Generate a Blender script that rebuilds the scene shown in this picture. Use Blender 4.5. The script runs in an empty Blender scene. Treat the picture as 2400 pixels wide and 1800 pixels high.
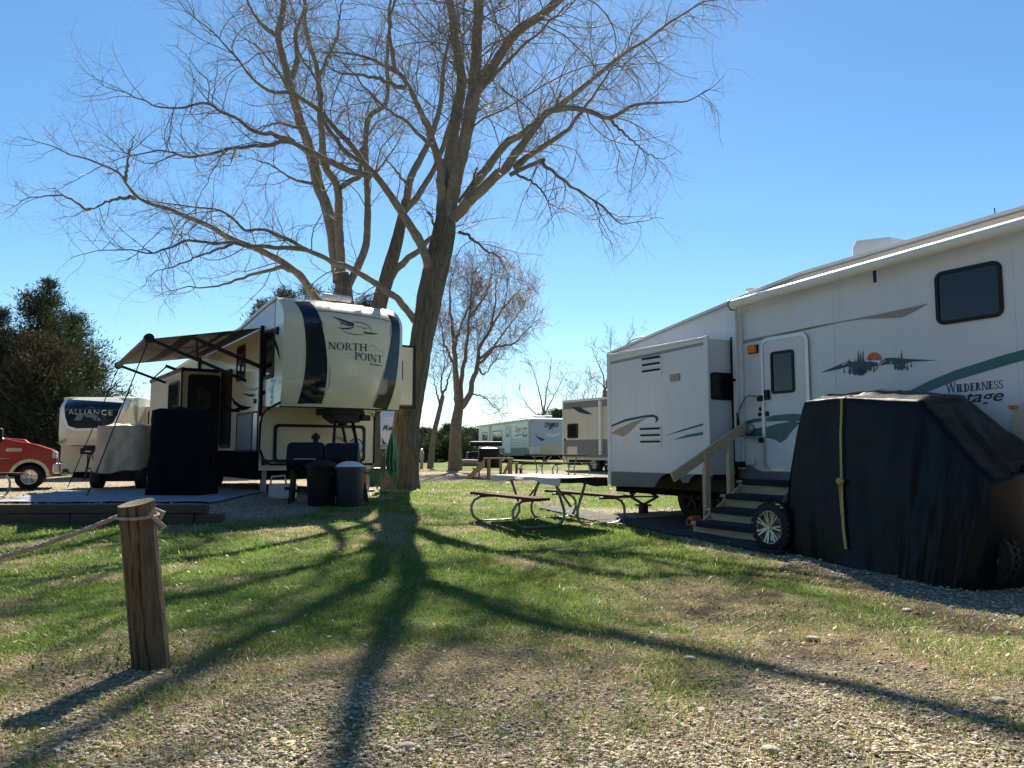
import bpy, bmesh, math, random
import numpy as np
from mathutils import Vector, Matrix
R = math.radians
rng = np.random.default_rng(7)
random.seed(7)
S = bpy.context.scene
COL = S.collection

# ------------------------------------------------------------------ camera, sky, sun, exposure
CH, FPX, PITCH = 1.2, 1803.0, math.atan(160 / 1803.0)
cam_data = bpy.data.cameras.new('camera')
cam = bpy.data.objects.new('camera', cam_data); COL.objects.link(cam)
cam.location = (0, 0, CH); cam.rotation_euler = (R(90) + PITCH, 0, 0)
cam_data.sensor_width = 36.0; cam_data.lens = 36.0 * FPX / 2400.0
cam_data.clip_start = 0.05; cam_data.clip_end = 2000
S.camera = cam
SUN_EL = 43.0
world = bpy.data.worlds.new('World'); S.world = world; world.use_nodes = True
nt = world.node_tree; nt.nodes.clear()
wo = nt.nodes.new('ShaderNodeOutputWorld'); bg = nt.nodes.new('ShaderNodeBackground')
sky = nt.nodes.new('ShaderNodeTexSky'); sky.sky_type = 'NISHITA'; sky.sun_disc = False
sky.sun_elevation = R(SUN_EL); sky.sun_rotation = 0.0
sky.altitude = 400; sky.air_density = 1.0; sky.dust_density = 0.12; sky.ozone_density = 4.0
bg.inputs['Strength'].default_value = 0.057
hs = nt.nodes.new('ShaderNodeHueSaturation'); hs.inputs['Saturation'].default_value = 1.14; hs.inputs['Hue'].default_value = 0.494
nt.links.new(sky.outputs[0], hs.inputs['Color']); nt.links.new(hs.outputs[0], bg.inputs[0]); nt.links.new(bg.outputs[0], wo.inputs[0])
sun_data = bpy.data.lights.new('sun', 'SUN'); sun_data.energy = 5.0; sun_data.angle = R(0.53)
sun_data.color = (1.0, 0.91, 0.76)
sun = bpy.data.objects.new('sun', sun_data); COL.objects.link(sun)
sun.rotation_euler = (-R(90 - SUN_EL), 0, 0); sun.location = (0, 30, 40)
S.view_settings.view_transform = 'Standard'; S.view_settings.look = 'None'
S.view_settings.gamma = 1.0; S.view_settings.exposure = 1.42; S.view_settings.use_curve_mapping = False

# ------------------------------------------------------------------ survey helpers
def ray(px, py):
    a = (px - 1200) / FPX; b = (900 - py) / FPX
    return np.array((a, math.cos(PITCH) - b * math.sin(PITCH), math.sin(PITCH) + b * math.cos(PITCH)))
def at(px, py, Y):
    r = ray(px, py); t = Y / r[1]
    return np.array((r[0] * t, Y, CH + r[2] * t))
class Frame:
    """local axes of a vehicle: +X its front, +Y into it from the door side, Z up"""
    def __init__(s, ox, oy, oz, dx, dy):
        n = math.hypot(dx, dy); s.o = np.array((ox, oy, oz)); s.d = (dx / n, dy / n); s.i = (-s.d[1], s.d[0])
        s.rot = math.atan2(s.d[1], s.d[0])
    def loc(s, p):
        x, y = p[0] - s.o[0], p[1] - s.o[1]
        return np.array((x * s.d[0] + y * s.d[1], x * s.i[0] + y * s.i[1], p[2] - s.o[2]))
    def _hit(s, px, py, ax, val):
        r = ray(px, py); k = r[0] * ax[0] + r[1] * ax[1]
        t = (val + s.o[0] * ax[0] + s.o[1] * ax[1]) / k
        return s.loc(np.array((0, 0, CH)) + r * t)
    def side(s, p, y=0.0):
        q = s._hit(p[0], p[1], s.i, y); return (q[0], q[2])
    def front(s, p, x=0.0):
        q = s._hit(p[0], p[1], s.d, x); return (q[1], q[2])
def crop(x0, y0, k):
    return lambda *a: (x0 + a[0] * k, y0 + a[1] * k)
c1 = crop(0, 600, 600 / 1531); c2 = crop(250, 650, .3617); c3 = crop(900, 850, .2712); c4 = crop(1380, 450, .4823)
c5 = crop(1400, 750, .3315); c6 = crop(1750, 850, .3617); cE = crop(280, 760, .2532); cF = crop(700, 680, .1808)
cG = crop(620, 950, .1688); cH = crop(1900, 780, .226)
r1 = crop(0, 0, .4219); r2 = crop(500, 0, .4219); r3 = crop(900, 0, .4219); r4 = crop(850, 500, .3918)

# ------------------------------------------------------------------ mesh helpers
class MB:
    def __init__(s): s.v = []; s.f = []
    def add(s, vs, fs):
        n = len(s.v); s.v += [tuple(map(float, p)) for p in vs]; s.f += [tuple(i + n for i in q) for q in fs]; return s
    def box(s, x0, x1, y0, y1, z0, z1):
        return s.add([(x0,y0,z0),(x1,y0,z0),(x1,y1,z0),(x0,y1,z0),(x0,y0,z1),(x1,y0,z1),(x1,y1,z1),(x0,y1,z1)],
                     [(0,3,2,1),(4,5,6,7),(0,1,5,4),(1,2,6,5),(2,3,7,6),(3,0,4,7)])
    def beam(s, a, b, w, h, up=(0, 0, 1)):
        a, b = Vector(a), Vector(b); t = (b - a).normalized(); sd = t.cross(Vector(up))
        sd = sd.normalized() if sd.length > 1e-6 else Vector((1, 0, 0)); u = sd.cross(t)
        vs = []
        for p in (a, b):
            for i, j in ((-1,-1),(1,-1),(1,1),(-1,1)): vs.append(p + sd * i * w / 2 + u * j * h / 2)
        return s.add(vs, [(0,1,2,3),(7,6,5,4),(0,4,5,1),(1,5,6,2),(2,6,7,3),(3,7,4,0)])
    def tube(s, pts, r, n=8, closed=False):
        pts = [Vector(p) for p in pts]; m = len(pts); rs = r if hasattr(r, '__len__') else [r] * m
        vs = []; prev = None
        for i, p in enumerate(pts):
            a = pts[(i - 1) % m] if (closed or i > 0) else p; b = pts[(i + 1) % m] if (closed or i < m - 1) else p
            t = (b - a).normalized()
            if prev is None:
                x = t.cross(Vector((0, 0, 1)));
                if x.length < .1: x = t.cross(Vector((1, 0, 0)))
            else: x = prev - t * prev.dot(t)
            x.normalize(); prev = x; y = t.cross(x)
            for k in range(n):
                q = 2 * math.pi * k / n; vs.append(p + (x * math.cos(q) + y * math.sin(q)) * rs[i])
        fs = []
        for i in range(m if closed else m - 1):
            for k in range(n):
                fs.append((i*n+k, i*n+(k+1)%n, ((i+1)%m)*n+(k+1)%n, ((i+1)%m)*n+k))
        if not closed: fs += [tuple(range(n))[::-1], tuple((m-1)*n+k for k in range(n))]
        return s.add(vs, fs)
    def prism(s, pts, off):
        n = len(pts); o = Vector(off); P = [Vector(p) for p in pts]
        vs = P + [p + o for p in P]
        fs = [tuple(range(n)), tuple(range(2 * n - 1, n - 1, -1))] + [(i, (i + 1) % n, n + (i + 1) % n, n + i) for i in range(n)]
        return s.add(vs, fs)
    def ring(s, outer, inner, off):
        n = len(outer); o = Vector(off); A = [Vector(p) for p in outer]; B = [Vector(p) for p in inner]
        vs = A + B + [p + o for p in A] + [p + o for p in B]; fs = []
        for i in range(n):
            j = (i + 1) % n
            fs += [(i, j, n+j, n+i), (2*n+i, 3*n+i, 3*n+j, 2*n+j), (i, 2*n+i, 2*n+j, j), (n+i, n+j, 3*n+j, 3*n+i)]
        return s.add(vs, fs)
    def lathe(s, prof, c=(0, 0, 0), ax='z', n=20, a0=0, a1=2 * math.pi):
        full = abs(a1 - a0 - 2 * math.pi) < 1e-6; k = n if full else n + 1; vs = []
        for r, h in prof:
            for i in range(k):
                q = a0 + (a1 - a0) * i / n; p = (r * math.cos(q), r * math.sin(q), h)
                if ax == 'y': p = (p[0], p[2], p[1])
                if ax == 'x': p = (p[2], p[0], p[1])
                vs.append((p[0] + c[0], p[1] + c[1], p[2] + c[2]))
        fs = []
        for j in range(len(prof) - 1):
            for i in range(n if full else n):
                i2 = (i + 1) % k if full else i + 1
                fs.append((j*k+i, j*k+i2, (j+1)*k+i2, (j+1)*k+i))
        return s.add(vs, fs)
    def grid(s, fn, nu, nv):
        vs = [fn(i / nu, j / nv) for i in range(nu + 1) for j in range(nv + 1)]
        return s.add(vs, [(i*(nv+1)+j, (i+1)*(nv+1)+j, (i+1)*(nv+1)+j+1, i*(nv+1)+j+1) for i in range(nu) for j in range(nv)])
    def mesh(s, name, recalc=True, weld=False):
        me = bpy.data.meshes.new(name); me.from_pydata(s.v, [], s.f)
        bm = bmesh.new(); bm.from_mesh(me)
        if weld: bmesh.ops.remove_doubles(bm, verts=bm.verts, dist=1e-4)
        if recalc: bmesh.ops.recalc_face_normals(bm, faces=bm.faces)
        bm.to_mesh(me); bm.free(); return me
    def build(s, name, mat, parent=None, smooth=0, bevel=0, recalc=True, weld=False, kind=None, label=None):
        return link(name, s.mesh(name, recalc, weld), mat, parent, smooth, bevel, kind, label)
def link(name, me, mat, parent=None, smooth=0, bevel=0, kind=None, label=None):
    if mat and not me.materials: me.materials.append(mat)
    if smooth:
        me.polygons.foreach_set('use_smooth', [True] * len(me.polygons))
        if smooth < 180: me.set_sharp_from_angle(angle=R(smooth))
    o = bpy.data.objects.new(name, me); COL.objects.link(o)
    if parent: o.parent = parent
    if bevel:
        b = o.modifiers.new('bevel', 'BEVEL'); b.width = bevel; b.segments = 2; b.limit_method = 'ANGLE'; b.angle_limit = R(40)
    if kind: o['kind'] = kind
    if label: o['label'] = label
    return o
def thing(name, label, cat, loc=(0, 0, 0), rz=0.0, group=None):
    o = bpy.data.objects.new(name, None); COL.objects.link(o); o.empty_display_size = .2
    o.location = loc; o.rotation_euler = (0, 0, rz); o['label'] = label; o['category'] = cat
    if group: o['group'] = group
    return o
def tag(o, label, cat, group=None):
    o['label'] = label; o['category'] = cat
    if group: o['group'] = group
    return o
def dup(root, loc, rz, label, group=None):
    r = root.copy(); COL.objects.link(r); r.location = loc; r.rotation_euler = (0, 0, rz); r['label'] = label
    if group: r['group'] = group
    for ch in list(root.children):
        c = ch.copy(); COL.objects.link(c); c.parent = r
        for g in list(ch.children):
            d = g.copy(); COL.objects.link(d); d.parent = c
    return r
def rr(x0, z0, x1, z1, r, n=5):
    x0, x1 = min(x0, x1), max(x0, x1); z0, z1 = min(z0, z1), max(z0, z1); pts = []
    for cx, cz, a in ((x1-r, z0+r, -90), (x1-r, z1-r, 0), (x0+r, z1-r, 90), (x0+r, z0+r, 180)):
        for k in range(n + 1):
            q = R(a + 90 * k / n); pts.append((cx + r * math.cos(q), cz + r * math.sin(q)))
    return pts
def P(pts, y): return [(p[0], y, p[1]) for p in pts]          # on a side wall
def Q(pts, x): return [(x, p[0], p[1]) for p in pts]          # on a front wall
def side_plate(pts, y, t): return MB().prism(P(pts, y), (0, -t, 0))
def front_plate(pts, x, t): return MB().prism(Q(pts, x), (t, 0, 0))
def window(parent, x0, z0, x1, z1, r, y, fr=.035, ax='s', split=False, name='window', mg=None, mf=None):
    """dark pane with its own raised frame, on a side ('s') or a front ('f') wall"""
    mg = mg or M['glass']; mf = mf or M['black_trim']; sg = -1 if ax == 's' else 1
    T = (lambda p, d: P(p, d)) if ax == 's' else (lambda p, d: Q(p, d))
    off = lambda t: (0, -t, 0) if ax == 's' else (t, 0, 0)
    o = MB().prism(T(rr(x0 + fr * .5, z0 + fr * .5, x1 - fr * .5, z1 - fr * .5, max(r - fr * .5, .004)), y), off(.006)).build(name, mg, parent)
    f = MB().ring(T(rr(x0, z0, x1, z1, r), y), T(rr(x0 + fr, z0 + fr, x1 - fr, z1 - fr, max(r - fr, .003)), y), off(.018))
    if split:
        xm = (x0 + x1) / 2
        if ax == 's': f.box(xm - .012, xm + .012, y - .014, y, min(z0, z1) + fr, max(z0, z1) - fr)
        else: f.box(y, y + .014, xm - .012, xm + .012, min(z0, z1) + fr, max(z0, z1) - fr)
    f.build('window_frame', mf, o)
    return o

# ------------------------------------------------------------------ materials
M = {}
def pm(key, col, rough=.5, metal=0.0, var=.12, scale=6.0, bump=0.0, bscale=60.0, coat=0.0, stretch=(1, 1, 1), spec=.5, col2=None, transl=0.0, streak=0.0):
    m = bpy.data.materials.new(key); m.use_nodes = True; n = m.node_tree; b = n.nodes['Principled BSDF']
    tc = n.nodes.new('ShaderNodeTexCoord'); mp = n.nodes.new('ShaderNodeMapping'); mp.inputs['Scale'].default_value = stretch
    n.links.new(tc.outputs['Object'], mp.inputs[0])
    nz = n.nodes.new('ShaderNodeTexNoise'); nz.inputs['Scale'].default_value = scale; nz.inputs['Detail'].default_value = 6; nz.inputs['Roughness'].default_value = .65
    n.links.new(mp.outputs[0], nz.inputs['Vector'])
    rp = n.nodes.new('ShaderNodeValToRGB'); rp.color_ramp.elements[0].position = .3; rp.color_ramp.elements[1].position = .7
    a = [max(0, c * (1 - var)) for c in col]; d = [min(1, c * (1 + var)) for c in (col2 or col)]
    rp.color_ramp.elements[0].color = (*a, 1); rp.color_ramp.elements[1].color = (*d, 1)
    n.links.new(nz.outputs['Fac'], rp.inputs[0]); src = rp.outputs[0]
    if streak > 0:       # dirt runs down the wall
        mp2 = n.nodes.new('ShaderNodeMapping'); mp2.inputs['Scale'].default_value = (9, 9, .35); n.links.new(tc.outputs['Object'], mp2.inputs[0])
        n2 = n.nodes.new('ShaderNodeTexNoise'); n2.inputs['Scale'].default_value = 1.6; n2.inputs['Detail'].default_value = 5; n.links.new(mp2.outputs[0], n2.inputs['Vector'])
        r2_ = n.nodes.new('ShaderNodeValToRGB'); r2_.color_ramp.elements[0].position = .42; r2_.color_ramp.elements[1].position = .62
        r2_.color_ramp.elements[0].color = (1 - streak, 1 - streak, 1 - streak * 1.15, 1); r2_.color_ramp.elements[1].color = (1, 1, 1, 1)
        n.links.new(n2.outputs['Fac'], r2_.inputs[0])
        mx = n.nodes.new('ShaderNodeMix'); mx.data_type = 'RGBA'; mx.blend_type = 'MULTIPLY'; mx.inputs['Factor'].default_value = 1
        n.links.new(src, mx.inputs['A']); n.links.new(r2_.outputs[0], mx.inputs['B']); src = mx.outputs['Result']
    n.links.new(src, b.inputs['Base Color'])
    b.inputs['Roughness'].default_value = rough; b.inputs['Metallic'].default_value = metal
    b.inputs['Coat Weight'].default_value = coat; b.inputs['Coat Roughness'].default_value = .08
    b.inputs['Specular IOR Level'].default_value = spec
    if bump:
        n3 = n.nodes.new('ShaderNodeTexNoise'); n3.inputs['Scale'].default_value = bscale; n3.inputs['Detail'].default_value = 5; n.links.new(mp.outputs[0], n3.inputs['Vector'])
        bp = n.nodes.new('ShaderNodeBump'); bp.inputs['Strength'].default_value = bump; bp.inputs['Distance'].default_value = .02
        n.links.new(n3.outputs['Fac'], bp.inputs['Height']); n.links.new(bp.outputs[0], b.inputs['Normal'])
    if transl:
        tr = n.nodes.new('ShaderNodeBsdfTranslucent'); n.links.new(src, tr.inputs[0]); ms = n.nodes.new('ShaderNodeMixShader'); ms.inputs[0].default_value = transl
        n.links.new(b.outputs[0], ms.inputs[1]); n.links.new(tr.outputs[0], ms.inputs[2]); n.links.new(ms.outputs[0], n.nodes['Material Output'].inputs[0])
    M[key] = m; return m
pm('white_fiberglass', (.70, .71, .73), .35, var=.03, scale=2, streak=.035)
pm('white_trim', (.70, .71, .72), .4, var=.05, scale=5)
pm('white_vinyl', (.78, .76, .70), .45, var=.05, scale=4, bump=.05, bscale=20)
pm('cream_fiberglass', (.60, .55, .41), .25, var=.03, scale=2, coat=.4, streak=.02)
pm('cream_siding', (.66, .62, .51), .4, var=.05, scale=3, streak=.08)
pm('grey_siding', (.20, .20, .19), .45, var=.08, scale=3)
pm('grey_skirt', (.135, .15, .165), .5, var=.12, scale=4)
pm('taupe_stripe', (.30, .265, .25), .5, var=.06)
pm('tan_decal', (.36, .31, .24), .5, var=.08, scale=14)
pm('teal_decal', (.018, .125, .135), .4, var=.12, scale=14)
pm('navy_teal_decal', (.014, .05, .085), .4, var=.1, scale=14)
pm('navy_decal', (.015, .022, .055), .3, var=.08)
pm('pale_teal_decal', (.30, .45, .48), .4, var=.15, scale=20)
pm('red_decal', (.62, .11, .06), .45, var=.2, scale=9)
pm('lettering_dark', (.02, .03, .05), .4, var=.05)
pm('navy_gloss', (.004, .006, .020), .10, var=.1, coat=.15)
pm('underbody', (.004, .004, .005), .9, var=.3, spec=.05)
pm('emblem_grey', (.11, .14, .19), .4, var=.05)
pm('black_trim', (.006, .006, .008), .5, var=.15, spec=.3)
pm('black_metal', (.006, .006, .008), .5, spec=.3, var=.2, scale=10)
pm('rubber', (.010, .010, .011), .75, var=.2, scale=12, bump=.1)
pm('glass', (.006, .009, .011), .04, var=.3, scale=2, spec=.5)
pm('screen_dark', (.006, .006, .008), .6, var=.2)
pm('chrome', (.62, .62, .63), .18, metal=1, var=.06)
pm('alu', (.48, .49, .50), .35, metal=.9, var=.08)
pm('galvanised', (.30, .32, .34), .42, metal=.75, var=.18, scale=14)
pm('orange_lens', (.85, .22, .02), .25, var=.05)
pm('orange_plastic', (.72, .13, .03), .5, var=.1)
pm('weathered_wood', (.27, .235, .19), .8, var=.25, scale=5, stretch=(1, 14, 14), bump=.35, bscale=10)
pm('step_wood', (.55, .43, .28), .8, var=.25, scale=4, stretch=(1, 10, 10), bump=.3, bscale=10)
pm('deck_wood', (.36, .25, .13), .75, var=.25, scale=4, stretch=(1, 10, 10), bump=.3, bscale=10)
pm('brown_plank', (.085, .048, .032), .85, spec=.15, var=.3, scale=4, stretch=(1, 16, 16), bump=.3, bscale=12)
pm('retaining_timber', (.10, .075, .055), .85, var=.3, scale=4, stretch=(1, 8, 8), bump=.4, bscale=12)
pm('post_wood', (.14, .105, .06), .85, var=.45, scale=5, stretch=(9, 9, .7), bump=.8, bscale=7)
pm('carpet', (.018, .020, .030), .95, var=.3, scale=60, bump=.5, bscale=200)
pm('ground_mat', (.020, .020, .024), .9, var=.3, scale=5, bump=.3, bscale=90)
pm('patio_mat', (.22, .25, .31), .8, var=.15, scale=4, bump=.2, bscale=60)
pm('cover_black', (.0022, .0024, .0045), .42, var=.25, scale=3, bump=.12, bscale=9, spec=.22)
pm('cover_top', (.020, .021, .024), .42, var=.25, scale=3, bump=.22, bscale=9, spec=.7)
pm('cover_navy', (.003, .003, .008), .85, var=.25, scale=3, bump=.2, bscale=10, spec=.15)
pm('cover_cream', (.52, .47, .37), .7, var=.1, scale=3, bump=.25, bscale=8, transl=.12)
pm('awning_fabric', (.12, .11, .09), .8, var=.2, scale=3, transl=.10)
pm('awning_stripe', (.025, .025, .024), .8, var=.2, scale=3, transl=.05)
pm('tablecloth', (.80, .72, .62), .7, var=.05, scale=8, bump=.15, bscale=14, transl=.15)
pm('dark_cloth', (.012, .010, .010), .8, var=.25, scale=8, bump=.2, bscale=20)
pm('yellow_webbing', (.42, .36, .10), .7, var=.15, scale=30)
pm('rope_fibre', (.46, .36, .33), .85, var=.35, scale=40, stretch=(1, 1, 1), bump=.6, bscale=120)
pm('red_paint', (.50, .012, .016), .16, var=.05, coat=.8)
pm('grey_plastic', (.020, .027, .042), .45, var=.12)
pm('dark_plastic', (.005, .005, .010), .55, var=.15, spec=.3)
pm('white_plastic', (.66, .67, .68), .45, var=.06)
pm('green_hose', (.02, .22, .10), .4, var=.15, scale=12)
pm('dark_green_plastic', (.02, .08, .07), .5, var=.15)
pm('diamond_plate', (.45, .43, .38), .35, metal=.7, var=.15, scale=30)
pm('blue_white', (.42, .50, .60), .3, var=.05)
pm('stone', (.42, .37, .30), .8, var=.2, scale=15, bump=.5, bscale=40)
pm('bark', (.105, .092, .074), .9, var=.55, scale=4, stretch=(5, 5, .9), bump=1.0, bscale=5)
M['bark'].node_tree.nodes['Bump'].inputs['Distance'].default_value = .06
pm('bark_limb', (.17, .15, .118), .9, var=.35, scale=7, bump=.6, bscale=20)
pm('twig_bark', (.24, .195, .15), .65, var=.25, scale=2)
pm('bud', (.30, .26, .11), .7, var=.3, scale=2, transl=.3)
pm('bark_far', (.165, .13, .105), .9, var=.3, scale=4)
pm('cedar_green', (.020, .038, .016), .8, var=.45, scale=.9, col2=(.045, .065, .022), transl=.15)
pm('cedar_brown', (.032, .038, .016), .8, var=.4, scale=.9, col2=(.072, .062, .026), transl=.15)
pm('leaf_litter', (.55, .45, .32), .7, var=.3, scale=3, transl=.2)
pm('weed_leaf', (.07, .16, .03), .5, var=.3, scale=6, transl=.5)
def vcol_mat(key, transl, rough=.6, spec=.3):
    m = bpy.data.materials.new(key); m.use_nodes = True; n = m.node_tree; b = n.nodes['Principled BSDF']
    at_ = n.nodes.new('ShaderNodeAttribute'); at_.attribute_name = 'col'
    n.links.new(at_.outputs['Color'], b.inputs['Base Color']); b.inputs['Roughness'].default_value = rough; b.inputs['Specular IOR Level'].default_value = spec
    if transl:
        tr = n.nodes.new('ShaderNodeBsdfTranslucent'); n.links.new(at_.outputs['Color'], tr.inputs[0]); ms = n.nodes.new('ShaderNodeMixShader'); ms.inputs[0].default_value = transl
        n.links.new(b.outputs[0], ms.inputs[1]); n.links.new(tr.outputs[0], ms.inputs[2]); n.links.new(ms.outputs[0], n.nodes['Material Output'].inputs[0])
    M[key] = m
vcol_mat('grass_blade', .5, .42, .5); vcol_mat('pebble', 0, .8, .3)

# ------------------------------------------------------------------ terrain shape and ground cover
def sm(x, a, b):
    t = np.clip((np.asarray(x, float) - a) / (b - a), 0, 1); return t * t * (3 - 2 * t)
_T = np.random.default_rng(3).random((256, 256))
def vnoise(x, y):
    x = np.asarray(x, float); y = np.asarray(y, float); xi = np.floor(x).astype(int); yi = np.floor(y).astype(int); fx = x - xi; fy = y - yi
    fx = fx * fx * (3 - 2 * fx); fy = fy * fy * (3 - 2 * fy); g = lambda i, j: _T[i % 256, j % 256]
    return (g(xi, yi) * (1 - fx) + g(xi + 1, yi) * fx) * (1 - fy) + (g(xi, yi + 1) * (1 - fx) + g(xi + 1, yi + 1) * fx) * fy
def fbm(x, y, o=4):
    s = 0; a = .5; t = 0
    for k in range(o): s = s + a * vnoise(x * 2 ** k + 17.3 * k, y * 2 ** k + 5.1 * k); t += a; a *= .55
    return s / t
def G(x, y):
    x = np.asarray(x, float); y = np.asarray(y, float)
    l = np.interp(y, [0, 9.5, 12.2, 14, 18, 30, 60, 120, 500], [0, 0, .12, .22, .31, .42, .6, 1.0, 1.5])
    r = np.interp(y, [0, 6.5, 8.7, 11, 15, 22, 30, 60, 120, 500], [0, 0, .09, .12, .15, .36, .45, .6, 1.0, 1.5])
    t = sm(x, -.5, 1.8); h = l * (1 - t) + r * t
    te = np.interp(y, [0, 9.5, 12.12, 12.22, 18, 26, 60, 120, 500], [0, 0, .09, .36, .36, .22, .35, .9, 1.5])
    u = sm(-x, 4.3, 5.2); h = h * (1 - u) + te * u
    return h + (fbm(x * .9, y * .9, 3) - .5) * .05 * np.clip(1 - y / 60, .2, 1)
def g1(x, y): return float(G(x, y))
def xpad(y): return np.interp(y, [1, 5.5, 9.4, 12, 14.5], [5.3, 3.66, 2.2, 1.35, .7])
def masks(x, y):
    x = np.asarray(x, float); y = np.asarray(y, float)
    n1 = fbm(x * .8 + 3, y * .8) - .5; n2 = fbm(x * 2.3 + 9, y * 2.3 + 4) - .5; n3 = fbm(x * .45 + 31, y * .45 + 7) - .5
    padR = sm(x - xpad(y) + n1 * .5 + n2 * .3, -.12, .2) * sm(-y, -15.2, -14)
    yb = np.interp(x, [-5, -2.2, -1, .8, 2.2, 4], [3.5, 3.85, 4.25, 4.5, 4.6, 4.1])
    fore = sm(yb + n1 * 1.6 + n2 * 1.4 - y, -.35, 1.3)
    yt = np.interp(x, [-9, -5, -4, -3.5, -3.1, -2.8], [12.2, 12.2, 12.4, 13.2, 15.5, 40])
    ter = sm(y - yt + n1 * .5 + n2 * .4, -.15, .25) * sm(-y, -34, -30)
    road = sm(y + n1 * 2, 22.3, 23.3) * sm(-y, -32, -30) * sm(x, -4, -2.5)
    gravel = np.clip(np.maximum.reduce([padR, fore * .92, ter, road]), 0, 1)
    # where the lawn is green and where it is worn
    d = xpad(y) - x
    dry = sm(x + n3 * 2.5 + n1 * 1.2, .0, 1.8) * sm(-y + n1 * 1.5, -9.4, -6.8)
    strip = np.exp(-((d - .75 - n1 * .5) / .4) ** 2) * sm(-y, -9.5, -8)
    dry = np.clip(dry - strip * .8, 0, 1)
    dry = np.maximum(dry, sm(yb + 1.35 + n1 * 2.4 - y, -.1, 1.3) * .9)
    patch = sm(n2 + n3 * .7, .07, .20) * .7
    dry = np.clip(np.maximum(dry * (.90 + 1.0 * n2), patch), 0, 1)
    far_dry = sm(x, 3, 5) * sm(y, 15, 18) * .7
    dry = np.maximum(dry, far_dry)
    green = (1 - gravel) * (1 - dry)
    dirt = sm(n2 * .9 + n1 * .5, .0, .12) * (sm(x + n3, .8, 1.8) * sm(-y, -9, -7)) * (1 - gravel * .7)
    return green, gravel, dry * (1 - gravel), dirt
def build_ground():
    dense_x = np.arange(-10, 10.01, .075); dense_y = np.arange(1.5, 22.01, .075)
    out = 10 + np.geomspace(.15, 400, 34); xs = np.concatenate([-out[::-1], dense_x, out])
    ys = np.concatenate([-60 + 0 * dense_y[:1], [-30, -12, -5, -2, 0, .8], dense_y, 22 + np.geomspace(.15, 600, 46)])
    X, Y = np.meshgrid(xs, ys, indexing='ij'); Z = G(X, Y) + (fbm(X * 7, Y * 7, 3) - .5) * .022 * (Y < 25)
    nx, ny = X.shape; V = np.stack([X, Y, Z], -1).reshape(-1, 3)
    idx = np.arange(nx * ny).reshape(nx, ny)
    F = np.stack([idx[:-1, :-1], idx[1:, :-1], idx[1:, 1:], idx[:-1, 1:]], -1).reshape(-1, 4)
    me = np_mesh('ground', V, F); g, gr, d, di = masks(V[:, 0], V[:, 1])
    ca = me.color_attributes.new('mask', 'FLOAT_COLOR', 'POINT'); ca.data.foreach_set('color', np.stack([g, gr, di, np.ones_like(g)], -1).astype(np.float32).ravel())
    me.polygons.foreach_set('use_smooth', np.ones(len(F), bool))
    m = bpy.data.materials.new('ground_cover'); m.use_nodes = True; n = m.node_tree; b = n.nodes['Principled BSDF']; L = n.links.new
    b.inputs['Roughness'].default_value = .95; b.inputs['Specular IOR Level'].default_value = .15
    geo = n.nodes.new('ShaderNodeNewGeometry'); att = n.nodes.new('ShaderNodeAttribute'); att.attribute_name = 'mask'
    sep = n.nodes.new('ShaderNodeSeparateColor'); L(att.outputs['Color'], sep.inputs[0])
    def noise(sc, de=6):
        k = n.nodes.new('ShaderNodeTexNoise'); k.inputs['Scale'].default_value = sc; k.inputs['Detail'].default_value = de; k.inputs['Roughness'].default_value = .7; L(geo.outputs['Position'], k.inputs['Vector']); return k
    def ramp(src, c0, c1, p0=.35, p1=.68):
        k = n.nodes.new('ShaderNodeValToRGB'); k.color_ramp.elements[0].position = p0; k.color_ramp.elements[1].position = p1
        k.color_ramp.elements[0].color = (*c0, 1); k.color_ramp.elements[1].color = (*c1, 1); L(src, k.inputs[0]); return k.outputs[0]
    def mix(f, a, c):
        k = n.nodes.new('ShaderNodeMix'); k.data_type = 'RGBA'; L(f, k.inputs['Factor']); L(a, k.inputs['A']); L(c, k.inputs['B']); return k.outputs['Result']
    nf = noise(38); nm = noise(9); ng = noise(4)
    straw = ramp(nf.outputs['Fac'], (.12, .08, .05), (.50, .39, .24)); green = ramp(nm.outputs['Fac'], (.07, .115, .02), (.15, .205, .042))
    vo = n.nodes.new('ShaderNodeTexVoronoi'); vo.inputs['Scale'].default_value = 42; L(geo.outputs['Position'], vo.inputs['Vector'])
    grav = ramp(vo.outputs['Color'], (.14, .11, .08), (.52, .45, .34), .1, .9); dirt = ramp(nm.outputs['Fac'], (.035, .024, .018), (.10, .07, .048))
    c = mix(sep.outputs[0], straw, green); c = mix(sep.outputs[2], c, dirt); c = mix(sep.outputs[1], c, grav); L(c, b.inputs['Base Color'])
    bp = n.nodes.new('ShaderNodeBump'); bp.inputs['Strength'].default_value = .9; bp.inputs['Distance'].default_value = .03
    hh = n.nodes.new('ShaderNodeMath'); hh.operation = 'SUBTRACT'; L(nf.outputs['Fac'], hh.inputs[0]); L(vo.outputs['Distance'], hh.inputs[1]); L(hh.outputs[0], bp.inputs['Height']); L(bp.outputs[0], b.inputs['Normal'])
    o = link('ground', me, m); o['kind'] = 'structure'; o['label'] = 'campground ground of lawn, worn earth and gravel'
def np_mesh(name, V, F):
    me = bpy.data.meshes.new(name); V = np.asarray(V, np.float32); F = np.asarray(F, np.int32); k = F.shape[1]
    me.vertices.add(len(V)); me.vertices.foreach_set('co', V.ravel())
    me.loops.add(F.size); me.loops.foreach_set('vertex_index', F.ravel())
    me.polygons.add(len(F)); me.polygons.foreach_set('loop_start', np.arange(0, F.size, k, dtype=np.int32))
    try: me.polygons.foreach_set('loop_total', np.full(len(F), k, np.int32))
    except Exception: pass
    me.update(calc_edges=True); me.validate(); return me
build_ground()
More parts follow.
